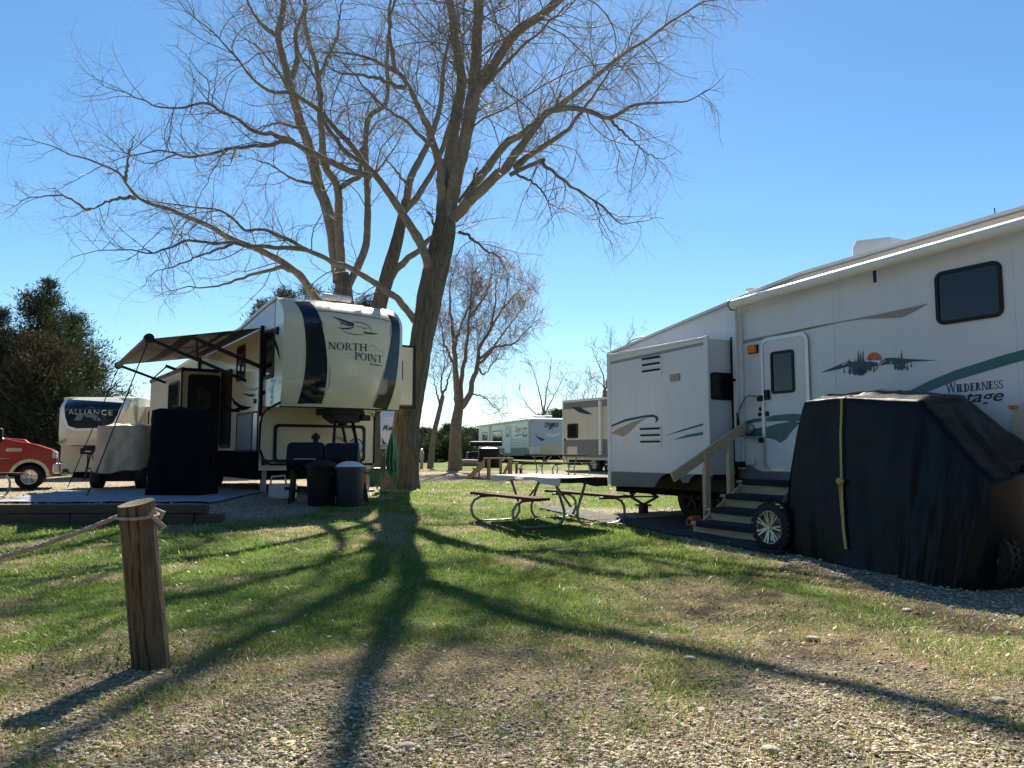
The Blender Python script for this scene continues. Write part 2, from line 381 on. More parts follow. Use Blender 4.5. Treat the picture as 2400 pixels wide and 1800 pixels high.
# ------------------------------------------------------------------ lettering
def _arc(cx, cy, rx, ry, ix, iy, a0, a1, n=14):
    out = []
    for k in range(n):
        p, q = R(a0 + (a1 - a0) * k / n), R(a0 + (a1 - a0) * (k + 1) / n)
        out.append([(cx + rx*math.cos(p), cy + ry*math.sin(p)), (cx + rx*math.cos(q), cy + ry*math.sin(q)), (cx + ix*math.cos(q), cy + iy*math.sin(q)), (cx + ix*math.cos(p), cy + iy*math.sin(p))])
    return out
def _rect(x0, x1, y0, y1): return [[(x0, y0), (x1, y0), (x1, y1), (x0, y1)]]
SERIF = [.17, .075]
def serif_glyph(c):
    T, t, s, h = SERIF[0], SERIF[1], .085, .055 + .5 * (SERIF[1] - .075)
    stem = lambda x, w: _rect(x, x + w, 0, 1) + _rect(x - s, x + w + s, 0, h) + _rect(x - s, x + w + s, 1 - h, 1)
    if c == 'N': return stem(.10, t) + stem(.76, t) + [[(.06, 1), (.26, 1), (.835, 0), (.68, 0)]], .98
    if c == 'O': return _arc(.48, .5, .45, .52, .29, .455, 0, 360, 30), 1.0
    if c == 'R': return stem(.10, T) + _arc(.34, .73, .33, .27, .16, .21, -90, 90) + _rect(.25, .35, .94, 1) + _rect(.25, .35, .46, .52) + [[(.34, .5), (.50, .5), (.90, 0), (.70, 0)]], .90
    if c == 'P': return stem(.10, T) + _arc(.34, .72, .33, .28, .16, .22, -90, 90) + _rect(.25, .35, .94, 1) + _rect(.25, .35, .44, .50), .72
    if c == 'D': return stem(.10, T) + _arc(.38, .5, .47, .5, .29, .43, -90, 90, 18) + _rect(.25, .40, .93, 1) + _rect(.25, .40, 0, .07), .95
    if c == 'T': return stem(.33, T) + _rect(.02, .81, .93, 1) + [[(.02, .93), (.06, .93), (.04, .76), (.0, .76)], [(.77, .93), (.81, .93), (.83, .76), (.79, .76)]], .86
    if c == 'H': return stem(.10, T) + stem(.68, T) + _rect(.25, .70, .47, .545), .98
    if c == 'I': return stem(.12, T), .42
    if c == 'L': return stem(.10, T) + _rect(.25, .66, 0, .07) + [[(.60, 0), (.68, 0), (.72, .26), (.68, .26)]], .74
    if c == 'E': return stem(.10, T) + _rect(.25, .64, 0, .07) + _rect(.25, .62, .93, 1) + _rect(.25, .52, .47, .54) + _rect(.48, .53, .38, .63) + [[(.58, 0), (.66, 0), (.70, .24), (.66, .24)], [(.57, 1), (.63, 1), (.65, .78), (.61, .78)]], .76
    if c == 'S': return _arc(.34, .74, .27, .27, .13, .20, 40, 270, 14) + _arc(.34, .265, .29, .27, .15, .20, -140, 90, 14) + _rect(.52, .57, .72, .96) + _rect(.06, .11, .04, .28), .68
    if c == 'W': return [[(.02, 1), (.19, 1), (.42, 0), (.33, 0)], [(.33, 0), (.42, 0), (.64, 1), (.57, 1)], [(.50, 1), (.67, 1), (.90, 0), (.81, 0)], [(.81, 0), (.90, 0), (1.12, 1), (1.05, 1)]] + _rect(-.04, .26, .945, 1) + _rect(.44, .72, .945, 1) + _rect(.97, 1.19, .945, 1), 1.18
    return [], .3
def serif_text(word, small=False):
    x = 0; out = []
    for i, c in enumerate(word):
        k = .74 if (small and i) else 1.0
        g, a = serif_glyph(c)
        for poly in g: out.append([(x + p[0] * k, p[1] * k) for p in poly])
        x += a * k
    return out, x
def letters_mesh(polys, fn):
    m = MB()
    for p in polys:
        m.add([fn(a, b) for a, b in p], [tuple(range(len(p)))])
    return m
def font_text(word, shear=0.0, bold=0.0, space=1.0):
    """outlines of the built-in font as faces: list of polygons in units of its cap height, and the width"""
    c = bpy.data.curves.new('t', 'FONT'); c.body = word; c.shear = shear; c.offset = bold; c.space_character = space; c.resolution_u = 4
    o = bpy.data.objects.new('t', c); COL.objects.link(o); bpy.context.view_layer.update()
    me = bpy.data.meshes.new_from_object(o.evaluated_get(bpy.context.evaluated_depsgraph_get()))
    vs = [v.co.copy() for v in me.vertices]; fs = [tuple(p.vertices) for p in me.polygons]
    x0 = min(v.x for v in vs); x1 = max(v.x for v in vs); k = 1 / .70
    polys = [[((vs[i].x - x0) * k, vs[i].y * k) for i in f] for f in fs]
    bpy.data.objects.remove(o); bpy.data.curves.remove(c); bpy.data.meshes.remove(me)
    return polys, (x1 - x0) * k

# ------------------------------------------------------------------ white fifth wheel on the right
W = Frame(3.74, 10.5, 0, .485, -.875)
def side_decal(parent, pts, y, mat, name='decal', t=.004):
    return side_plate(pts, y, t).build(name, M[mat], parent)
def tyre_wheel(parent, c, r, w, ax='y', rim=None, spokes=0, name='wheel', side=-1, lugs=0, rf=.58):
    """road wheel: tyre, with its rim as a sub-part; side = which way the outer face looks along the axle"""
    prof = [(r*rf, -w/2), (r*max(.84, rf+.08), -w/2), (r*.95, -w*.42), (r, -w*.28), (r, w*.28), (r*.95, w*.42), (r*max(.84, rf+.08), w/2), (r*rf, w/2), (r*rf, -w/2)]
    m = MB().lathe(prof, c, ax, 32)
    if lugs:
        for k in range(lugs):
            q = 2 * math.pi * k / lugs
            for sg in (-1, 1):
                cc = Vector((math.cos(q), sg * w * .27 / r, math.sin(q))) * r; a = Vector(c) + cc
                d = Vector((-math.sin(q), 0, math.cos(q)))
                m.beam(a - d * .022, a + d * .022, w * .30, .028, up=(math.cos(q), 0, math.sin(q)))
    t = m.build(name, M['rubber'], parent, smooth=35)
    rim = rim or M['alu']; s = side; f = MB()
    f.lathe([(r*(rf+.02), -s*w*.5), (r*(rf+.02), s*w*.47), (r*(rf-.03), s*w*.47), (r*(rf-.06), s*w*.36), (r*(rf-.08), s*w*.1), (r*.02, s*w*.05)], c, ax, 28)
    n = spokes or 6
    for k in range(n):
        q = 2 * math.pi * k / n
        for dq in ((-.13, .13) if spokes else (0,)):
            def pt(rad, h, a): 
                u = (math.cos(a) * rad, math.sin(a) * rad)
                return (c[0] + u[0], c[1] + s * h, c[2] + u[1]) if ax == 'y' else (c[0] + s * h, c[1] + u[0], c[2] + u[1])
            f.beam(pt(r*.12, w*.40, q + dq * .5), pt(r*(rf-.02), w*.46, q + dq), r * (.075 if spokes else .16), .03, up=(0, 1, 0) if ax == 'y' else (1, 0, 0))
    cc = (c[0], c[1] + s * w * .38, c[2]) if ax == 'y' else (c[0] + s * w * .38, c[1], c[2])
    f.lathe([(.001, .03), (r*.10, .03), (r*.15, 0), (r*.15, -.06)], cc, ax, 14) if s > 0 else f.lathe([(.001, -.03), (r*.10, -.03), (r*.15, 0), (r*.15, .06)], cc, ax, 14)
    f.build('rim', rim, t, smooth=35)
    return t

def white_fifth_wheel():
    v = thing('fifth_wheel_trailer', 'long white fifth wheel camper with teal swooshes, slide-out and rolled awning', 'camper', (W.o[0], W.o[1], 0), W.rot)
    s = lambda *a, y=0.0: W.side(c5(*a), y)
    S4 = lambda *a, y=0.0: W.side(c4(*a), y)
    SH = lambda *a, y=0.0: W.side(cH(*a), y)
    poly = lambda L, f=s, y=0.0: [f(*p, y=y) for p in L]
    prof = [(-4.06, .62), (-4.06, 3.0), (-1.9, 3.31), (-.3, 3.53), (.35, 3.605), (3.16, 3.71), (4.5, 3.75), (4.85, 3.4), (4.9, 2.0), (4.75, 1.65), (3.3, 1.6), (3.1, .62)]
    side_plate(prof, 2.45, 2.45).build('body', M['white_fiberglass'], v)
    g = MB()
    for a, b in zip(prof[1:7], prof[2:8]): g.beam((a[0], -.012, a[1] - .012), (b[0], -.012, b[1] - .012), .05, .055)
    g.build('roof_gutter', M['white_trim'], v)
    g = MB()
    for a, b in zip(prof[1:7], prof[2:8]): g.beam((a[0], -.041, a[1] - .040), (b[0], -.041, b[1] - .040), .012, .016)
    g.build('gutter_seal', M['taupe_stripe'], v)
    r = MB()
    for a, b in zip(prof[1:7], prof[2:8]): r.add([(a[0], -.03, a[1] + .018), (b[0], -.03, b[1] + .018), (b[0], 2.47, b[1] + .018), (a[0], 2.47, a[1] + .018), (a[0], -.03, a[1] + .003), (b[0], -.03, b[1] + .003), (b[0], 2.47, b[1] + .003), (a[0], 2.47, a[1] + .003)], [(0,1,2,3), (7,6,5,4), (0,4,5,1), (1,5,6,2), (2,6,7,3), (3,7,4,0)])
    r.build('roof', M['white_vinyl'], v)
    MB().box(-4.085, -4.02, -.02, .05, .62, 3.0).build('corner_trim', M['white_trim'], v)
    # slide-out
    sx0, sx1, sy = -3.31, -.95, -.53
    so = MB().box(sx0, sx1, sy, -.002, .875, 2.86).build('slide_out', M['white_fiberglass'], v, bevel=.012)
    m = MB()
    for x in (sx0, sx1):
        m.box(x - .045 if x < -2 else x - .04, x + .04 if x < -2 else x + .045, sy - .014, sy + .03, .86, 2.885)
    m.box(sx0 + .05, sx1 - .05, sy - .012, sy + .02, 2.84, 2.88); m.build('slide_trim', M['white_trim'], so, bevel=.008)
    MB().box(sx1 + .003, sx1 + .065, -.055, -.004, .95, 2.9).build('slide_seal', M['black_trim'], so)
    MB().prism([(sx0, sy - .004, 2.70), (sx1 - .05, sy - .004, 2.755), (sx1 - .05, sy - .004, 2.80), (sx0, sy - .004, 2.745)], (0, .003, 0)).build('stripe', M['taupe_stripe'], so)
    window(so, -.475, 1.96, -.03, 2.36, .07, sx1, .03, 'f', True)
    for (x0, z0, x1, z1), sl in (((312, 255, 455, 405), (278, 321, 365)), ((300, 735, 455, 900), (770, 815, 860))):
        a = s(x0, z1, y=sy); b = s(x1, z0 + 12, y=sy)
        vt = side_plate(rr(a[0], a[1], b[0], b[1], .012, 2), sy, .012).build('vent', M['white_trim'], v)
        lo = MB()
        for q in sl:
            p = s(320, q + 8, y=sy); w0 = a[0] + .03; w1 = b[0] - .03
            lo.add([(w0, sy - .0125, p[1]), (w1, sy - .0125, p[1]), (w1, sy - .0125, p[1] + .022), (w0, sy - .0125, p[1] + .022)], [(0, 1, 2, 3)])
            lo.box(w0, w1, sy - .03, sy - .013, p[1] + .022, p[1] + .030)
        lo.build('louvre', M['black_trim'], vt)
    a = s(518, 437, y=sy); b = s(585, 378, y=sy)
    side_plate(rr(a[0], a[1], b[0], b[1], .01, 2), sy, .015).build('outlet_cover', M['taupe_stripe'], v)
    side_decal(v, poly([(97,745),(200,700),(330,675),(395,668),(425,680),(434,695),(425,718),(410,724),(415,700),(400,686),(330,690),(200,717),(97,757)], y=sy), sy, 'navy_teal_decal', 'swoosh')
    side_decal(v, poly([(97,800),(150,768),(250,722),(355,688),(280,740),(220,800),(183,825),(140,810),(97,806)], y=sy), sy, 'tan_decal', 'swoosh')
    side_decal(v, poly([(475,820),(600,775),(748,731),(748,745),(600,786)], y=sy), sy, 'navy_teal_decal', 'swoosh')
    side_decal(v, poly([(525,850),(640,810),(748,790),(748,812),(620,833)], y=sy), sy, 'teal_decal', 'swoosh')
    # grey skirt under the slide-out with the wheel arches cut out
    sk = [(95,1066),(400,1066),(420,1050),(450,1036),(560,1030),(748,1030),(748,1085),(700,1090),(665,1110),(640,1150),(600,1153),(575,1105),(540,1088),(490,1086),(450,1105),(420,1150),(405,1180),(95,1176)]
    side_plate(poly(sk, y=sy), sy + .03, .026).build('skirt', M['grey_skirt'], v)
    MB().box(-3.9, -.4, .02, 1.6, .50, .66).build('chassis', M['underbody'], v)
    MB().box(sx0 + .06, sx1 - .02, -.44, -.012, .80, .872).build('slide_floor', M['black_metal'], v)
    side_plate([(-3.25, .60), (-.55, .60), (-.62, .84), (-.85, .95), (-3.0, .95), (-3.15, .85)], -.003, .006).build('wheel_well', M['screen_dark'], v)
    for x in (-1.93, -1.05): tyre_wheel(v, (x, .14, .13 + .37), .37, .24, 'y', M['black_metal'])
    # main wall: skirt, door, decals
    lo = [(-.88, 1.00), (-.62, 1.0), (-.52, .95), (-.42, .93), (3.08, .93), (3.08, .70), (.3, .72), (-.25, .76), (-.4, .76), (-.6, .80), (-.88, .83)]
    side_plate(lo, -.001, .012).build('skirt', M['grey_skirt'], v)
    dr = thing_part = side_plate(rr(-.36, .97, .395, 2.77, .10, 6), -.001, .022).build('door', M['white_fiberglass'], v, bevel=.006)
    MB().ring(P(rr(-.395, .94, .43, 2.805, .13, 6), -.001), P(rr(-.345, .985, .38, 2.755, .09, 6), -.001), (0, -.034, 0)).build('door_frame', M['alu'], dr)
    a = s(1243, 525); b = s(1402, 205)
    window(dr, a[0], a[1], b[0] - .01, b[1], .05, -.023, .035, name='door_window')
    MB().box(-.325, -.245, -.065, -.024, 1.93, 2.07).build('door_handle', M['black_trim'], dr, bevel=.006); MB().box(-.325, -.275, -.045, -.024, 1.70, 1.77).build('door_lock', M['black_trim'], dr, bevel=.006)
    lt = MB().box(-.62, -.47, -.06, -.002, 2.62, 2.72).build('porch_light', M['orange_lens'], v, bevel=.01)
    MB().box(-.635, -.455, -.02, -.002, 2.61, 2.735).build('lamp_base', M['black_trim'], lt)
    grab = [s(1160, 545), s(1120, 536), s(1090, 545), s(1038, 640), s(1033, 780), s(1060, 822), s(1150, 838)]
    gh = MB().tube([(p[0], -.02 if i in (0, 6) else -.11, p[1]) for i, p in enumerate(grab)], .014, 8).build('grab_handle', M['galvanised'], v, smooth=60)
    q = s(1034, 735)
    MB().tube([(q[0], -.11, q[1] - .16), (q[0], -.11, q[1] + .16)], .022, 8).build('grip', M['black_trim'], gh, smooth=60)
    MB().box(-.47, -.37, -.05, -.001, s(1160, 575)[1], s(1160, 535)[1]).build('bracket', M['black_trim'], gh, bevel=.006); MB().box(-.47, -.37, -.04, -.001, s(1160, 868)[1], s(1160, 830)[1]).build('bracket', M['black_trim'], gh, bevel=.006)
    q = s(1065, 770)
    MB().lathe([(.001, -.05), (.05, -.048), (.075, -.02), (.075, 0)], (q[0] + .06, -.02, q[1]), 'y', 18).build('cup_holder', M['galvanised'], v, smooth=40)
    q = s(1090, 1003); MB().box(q[0] - .07, q[0] + .09, -.05, -.001, q[1] - .04, q[1] + .05).build('power_inlet', M['white_plastic'], v, bevel=.008)
    q = s(1030, 1020); MB().box(q[0] - .07, q[0] + .09, -.16, -.03, q[1] - .04, q[1] + .04).build('awning_foot', M['black_trim'], v, bevel=.008)
    for q in ((1155, 630), (1150, 668)):
        q = s(*q); MB().lathe([(.001, -.014), (.028, -.012), (.032, 0)], (q[0], -.002, q[1]), 'y', 14).build('lock', M['black_trim'], v)
    side_decal(v, [S4(*p) for p in ((737,724),(1050,662),(1400,596),(1652,541),(1600,572),(1520,611),(1330,618),(1100,652),(737,741))], -.001, 'taupe_stripe', 'stripe')
    side_decal(v, poly([(1042,735),(1050,716),(1110,698),(1168,692),(1168,715),(1100,727)]), -.001, 'teal_decal', 'swoosh')
    side_decal(v, poly([(1050,820),(1055,786),(1110,770),(1168,758),(1168,824)]), -.001, 'teal_decal', 'swoosh')
    side_decal(v, poly([(1203,692),(1260,674),(1400,662),(1460,668),(1468,705),(1400,720),(1330,713),(1260,716),(1203,718)]), -.024, 'teal_decal', 'swoosh')
    side_decal(v, poly([(1203,758),(1270,736),(1385,716),(1440,722),(1430,740),(1380,790),(1345,840),(1305,870),(1260,845),(1203,832)]), -.024, 'teal_decal', 'swoosh')
    up = [(1000,615),(1250,490),(1500,390),(1750,310),(2000,230),(2212,175)]; dn = [(2212,285),(2000,345),(1800,405),(1500,495),(1150,640),(1000,700),(850,760)]
    band = [SH(850, 690)] + [SH(*p) for p in up]; tail = [SH(*p) for p in dn]
    side_decal(v, band + [(3.9, 2.62), (4.6, 2.66), (4.6, 2.46), (3.9, 2.40)] + tail, -.001, 'teal_decal', 'swoosh')
    # landscape emblem
    e = [side_decal(v, [SH(*p) for p in L], -.001, 'navy_teal_decal', 'emblem') for L in
         ([(105,412),(230,360),(330,318),(400,285),(425,300),(470,295),(560,300),(640,300),(700,310),(690,345),(620,360),(560,420),(440,430),(430,360),(380,352),(300,375),(200,397)],
          [(690,350),(730,300),(775,262),(840,258),(1000,270),(1320,285),(1050,300),(960,330),(880,330),(800,326),(740,335)])]
    for x, b, t_, w in ((410,430,265,42),(460,440,258,44),(495,440,168,60),(520,445,196,72),(545,440,172,60),(570,420,285,50),(620,400,238,42),(660,408,330,22),(690,380,330,18),(350,420,345,16),(880,382,245,36),(910,388,232,30),(945,390,176,60),(975,372,320,40),(1005,392,315,24),(1045,356,300,18)):
        L = [(x, t_), (x + w*.12, t_ + (b-t_)*.3), (x + w*.06, t_ + (b-t_)*.3), (x + w*.3, t_ + (b-t_)*.55), (x + w*.15, t_ + (b-t_)*.55), (x + w*.45, t_ + (b-t_)*.85), (x + w*.15, b), (x - w*.15, b), (x - w*.45, t_ + (b-t_)*.85), (x - w*.15, t_ + (b-t_)*.55), (x - w*.3, t_ + (b-t_)*.55), (x - w*.06, t_ + (b-t_)*.3), (x - w*.12, t_ + (b-t_)*.3)]
        side_decal(e[0], [SH(*p) for p in L], -.0052, 'navy_teal_decal', 'fir_silhouette', .002)
    for L in ([(700,345),(735,315),(780,275),(772,290),(728,330)], [(825,330),(842,300),(830,285),(848,302),(836,328)], [(330,330),(385,300),(395,302),(340,338)]):
        side_decal(e[1], [SH(*p) for p in L], -.0052, 'white_trim', 'snow_line', .002)
    sun_ = [(662 + 80 * math.cos(R(k)), 285 - 84 * math.sin(R(k))) for k in range(0, 181, 10)]
    side_decal(v, [SH(*p) for p in sun_], .0005, 'red_decal', 'emblem', .003)
    # lettering
    a = SH(1405, 632); b = SH(2003, 578); top = SH(1440, 565)
    SERIF[:] = [.29, .14]; polys, wid = serif_text('WILDERNESS', True); SERIF[:] = [.17, .075]; k = (b[0] - a[0]) / wid; hgt = .118
    letters_mesh(polys, lambda x, y: (a[0] + x * k, -.004, a[1] + .004 + (b[1] - a[1]) * x / wid + y * hgt)).build('lettering', M['lettering_dark'], v)
    polys, wid = font_text('Advantage', .32, .012); b2 = SH(2008, 690); x0 = b2[0] - 1.03; k = 1.03 / wid
    letters_mesh(polys, lambda x, y: (x0 + x * k, -.004, b2[1] - .012 + y * k * .74)).build('lettering', M['lettering_dark'], v)
    # big window, markers, awning, roof gear
    window(v, 2.185, 2.62, 2.915, 3.225, .09, -.001, .04)
    a = SH(2070, 788); b = SH(2152, 750); MB().box(a[0], b[0], -.03, -.001, a[1], b[1]).build('marker_light', M['orange_lens'], v, bevel=.006)
    aw = MB().tube([(-.78, -.17, 3.345), (1.2, -.17, 3.42), (4.6, -.17, 3.545)], .072, 16).build('awning_roller', M['white_vinyl'], v, smooth=50)
    MB().tube([(-.80, -.17, 3.344), (-.775, -.17, 3.346)], .088, 16).build('roller_cap', M['galvanised'], aw)
    MB().box(-.84, -.765, -.125, -.06, 1.0, 3.33).box(-.87, -.735, -.06, -.001, .96, 3.2).build('awning_arm', M['white_trim'], v, bevel=.008)
    q = s(1003, 428); MB().box(q[0] - .05, q[0] + .06, -.15, -.06, q[1] - .018, q[1] + .018).build('arm_lock', M['black_trim'], v)
    q = S4(1434, 400); MB().box(q[0] - .012, q[0] + .02, -.19, -.17, q[1] - .12, q[1] + .02).build('pull_strap', M['black_trim'], aw)
    ac = MB().grid(lambda u, w: (.46 + .62 * u + .03 * math.sin(6.28 * u) * 0, .85 + .72 * w, 3.60 + .54 * min(1, (min(u, 1 - u, w, 1 - w) * 16)) ** .5 * (1 - .16 * u)), 24, 24)
    ac.build('air_conditioner', M['white_plastic'], v, smooth=50)
    q = S4(790, 490, y=.35); MB().lathe([(.05, -.12), (.05, .02), (.085, .02), (.085, .06), (.001, .075)], (q[0], .35, q[1]), 'z', 14).build('vent_cap', M['white_plastic'], v, smooth=40)
    ld = [W.side(c4(*p), .8) for p in ((186, 745), (205, 722), (262, 702), (271, 712))]
    MB().tube([(p[0], .8, p[1]) for p in ld], .014, 8).build('ladder', M['alu'], v, smooth=60)
    MB().prism(P([(2.93, .75), (2.93, 1.38), (2.965, 1.55), (3.05, 1.68), (3.2, 1.72), (3.6, 1.72), (3.6, .75)], -.02), (0, -.02, 0)).build('front_compartment', M['cream_fiberglass'], v)
    for x in (.82, 3.02): MB().box(x - .004, x + .004, -.004, -.0005, .95, 3.3).build('panel_seam', M['white_trim'], v)
    # jack
    j = MB(); J = lambda a, b: (W.side(c5(a, b), .2)[0], .2, W.side(c5(a, b), .2)[1])
    for a, b in (((222,1180),(248,1245)),((300,1185),(238,1247)),((320,1190),(425,1250)),((238,1250),(322,1303)),((425,1250),(330,1303)),((238,1249),(425,1249))): j.beam(J(*a), J(*b), .05, .028)
    q = J(325, 1303); j.box(q[0] - .1, q[0] + .1, .1, .3, q[2] - .03, q[2]); j.box(q[0] - .06, q[0] + .06, .14, .26, .12, q[2] - .03)
    j.build('scissor_jack', M['black_metal'], v)
    # antenna whip and TV cable boss
    q = W.side(c4(1985, 95), .6); MB().tube([(q[0], .6, q[1] - .35), (q[0] - .03, .6, q[1] + .05)], .006, 5).build('antenna', M['black_trim'], v)
white_fifth_wheel()

def entry_steps():
    v = thing('entry_steps', 'weathered wooden steps with black carpet treads and sloping handrail at the camper door', 'steps', (W.o[0], W.o[1], 0), W.rot)
    ys = [-1.14, -.87, -.59, -.28]; zs = [.275, .445, .62, .81]; x0, x1 = -.63, .52
    for k in range(4):
        zb = zs[k - 1] if k else .085
        MB().box(x0, x1, ys[k], ys[k] + .038, zb + (.002 if k else 0), zs[k] - .04).build('riser', M['step_wood'], v, bevel=.004)
        ye = ys[k + 1] if k < 3 else -.06
        MB().box(x0 - .02, x1, ys[k] - .025, ye - .002, zs[k] - .038, zs[k]).build('tread', M['step_wood'], v, bevel=.005)
        MB().grid(lambda u, w: (x0 + .10 + (x1 - x0 - .12) * u, *(lambda d: (ye - .004 - d, zs[k] + .014) if d < (ye - ys[k] + .03) else (ys[k] - .04, zs[k] + .014 - (d - (ye - ys[k] + .03))))(w * (ye - ys[k] + .105))), 4, 14).build('carpet', M['carpet'], v)
    for x in (x0 + .02, x1 - .04):
        MB().prism([(x, -1.1, .085), (x, -1.1, .22), (x, -.83, .40), (x, -.55, .57), (x, -.25, .765), (x, -.05, .765), (x, -.05, .085)], (.038, 0, 0)).build('stringer', M['step_wood'], v)
    MB().box(x0 - .045, x0 - .005, -.885, -.795, .45, 1.20).box(x0 - .085, x0 - .047, -.875, -.785, .30, .98).build('rail_post', M['step_wood'], v, bevel=.004)
    MB().box(x0 - .045, x0 - .005, -.44, -.35, .63, 1.40).box(x0 - .085, x0 - .047, -.43, -.34, .55, 1.17).build('rail_post', M['step_wood'], v, bevel=.004)
    MB().beam((x0 - .068, -1.42, .86), (x0 - .068, -.02, 1.585), .04, .135).build('handrail', M['step_wood'], v, bevel=.005)
entry_steps()
q = W.side(c5(684, 1372), -.55); ck = thing('wheel_chock', 'orange rubber chock under the white camper beside the steps', 'wheel chock', (0, 0, 0), 0)
p = Vector((W.o[0] + W.d[0]*q[0] + W.i[0]*-.55, W.o[1] + W.d[1]*q[0] + W.i[1]*-.55, 0)); ck.location = (p.x, p.y, g1(p.x, p.y) + .0); ck.rotation_euler = (0, 0, W.rot)
MB().prism([(-.11, -.09, 0), (.11, -.09, 0), (.07, -.09, .15), (.0, -.09, .17), (-.07, -.09, .12)], (0, .18, 0)).build('chock_body', M['orange_plastic'], ck, bevel=.02)
MB().box(-.03, .03, -.10, -.088, .05, .11).build('grip', M['black_trim'], ck)

def draped_sheet(name, label, cat, corners, mat, n=(40, 16), lift=.006, wob=.012):
    A, B, C_, D = [Vector(c) for c in corners]
    def fn(u, w):
        p = (A * (1-u) + B * u) * (1-w) + (D * (1-u) + C_ * u) * w
        q = float(vnoise(p.x * 3, p.y * 3)) - .5
        p = p + Vector((q * .06, q * .05, 0)); return (p.x, p.y, g1(p.x, p.y) + lift + .012 + wob * float(vnoise(p.x * 5, p.y * 5)))
    m = MB().grid(fn, *n); o = m.build(name, M[mat], None, smooth=180); tag(o, label, cat); return o
wp = lambda x, y: (W.o[0] + W.d[0]*x + W.i[0]*y, W.o[1] + W.d[1]*x + W.i[1]*y, 0)
draped_sheet('ground_mat', 'long black ground mat lying under the white camper and its steps', 'mat', [wp(-2.6, -1.32), wp(1.35, -1.74), wp(1.35, .9), wp(-2.6, .9)], 'ground_mat')
draped_sheet('tarp', 'grey weathered tarp strip on the ground behind the picnic table', 'tarp', [wp(-4.6, -1.18), wp(-2.66, -1.34), wp(-2.66, -.62), wp(-5.6, -.45)], 'ground_mat')

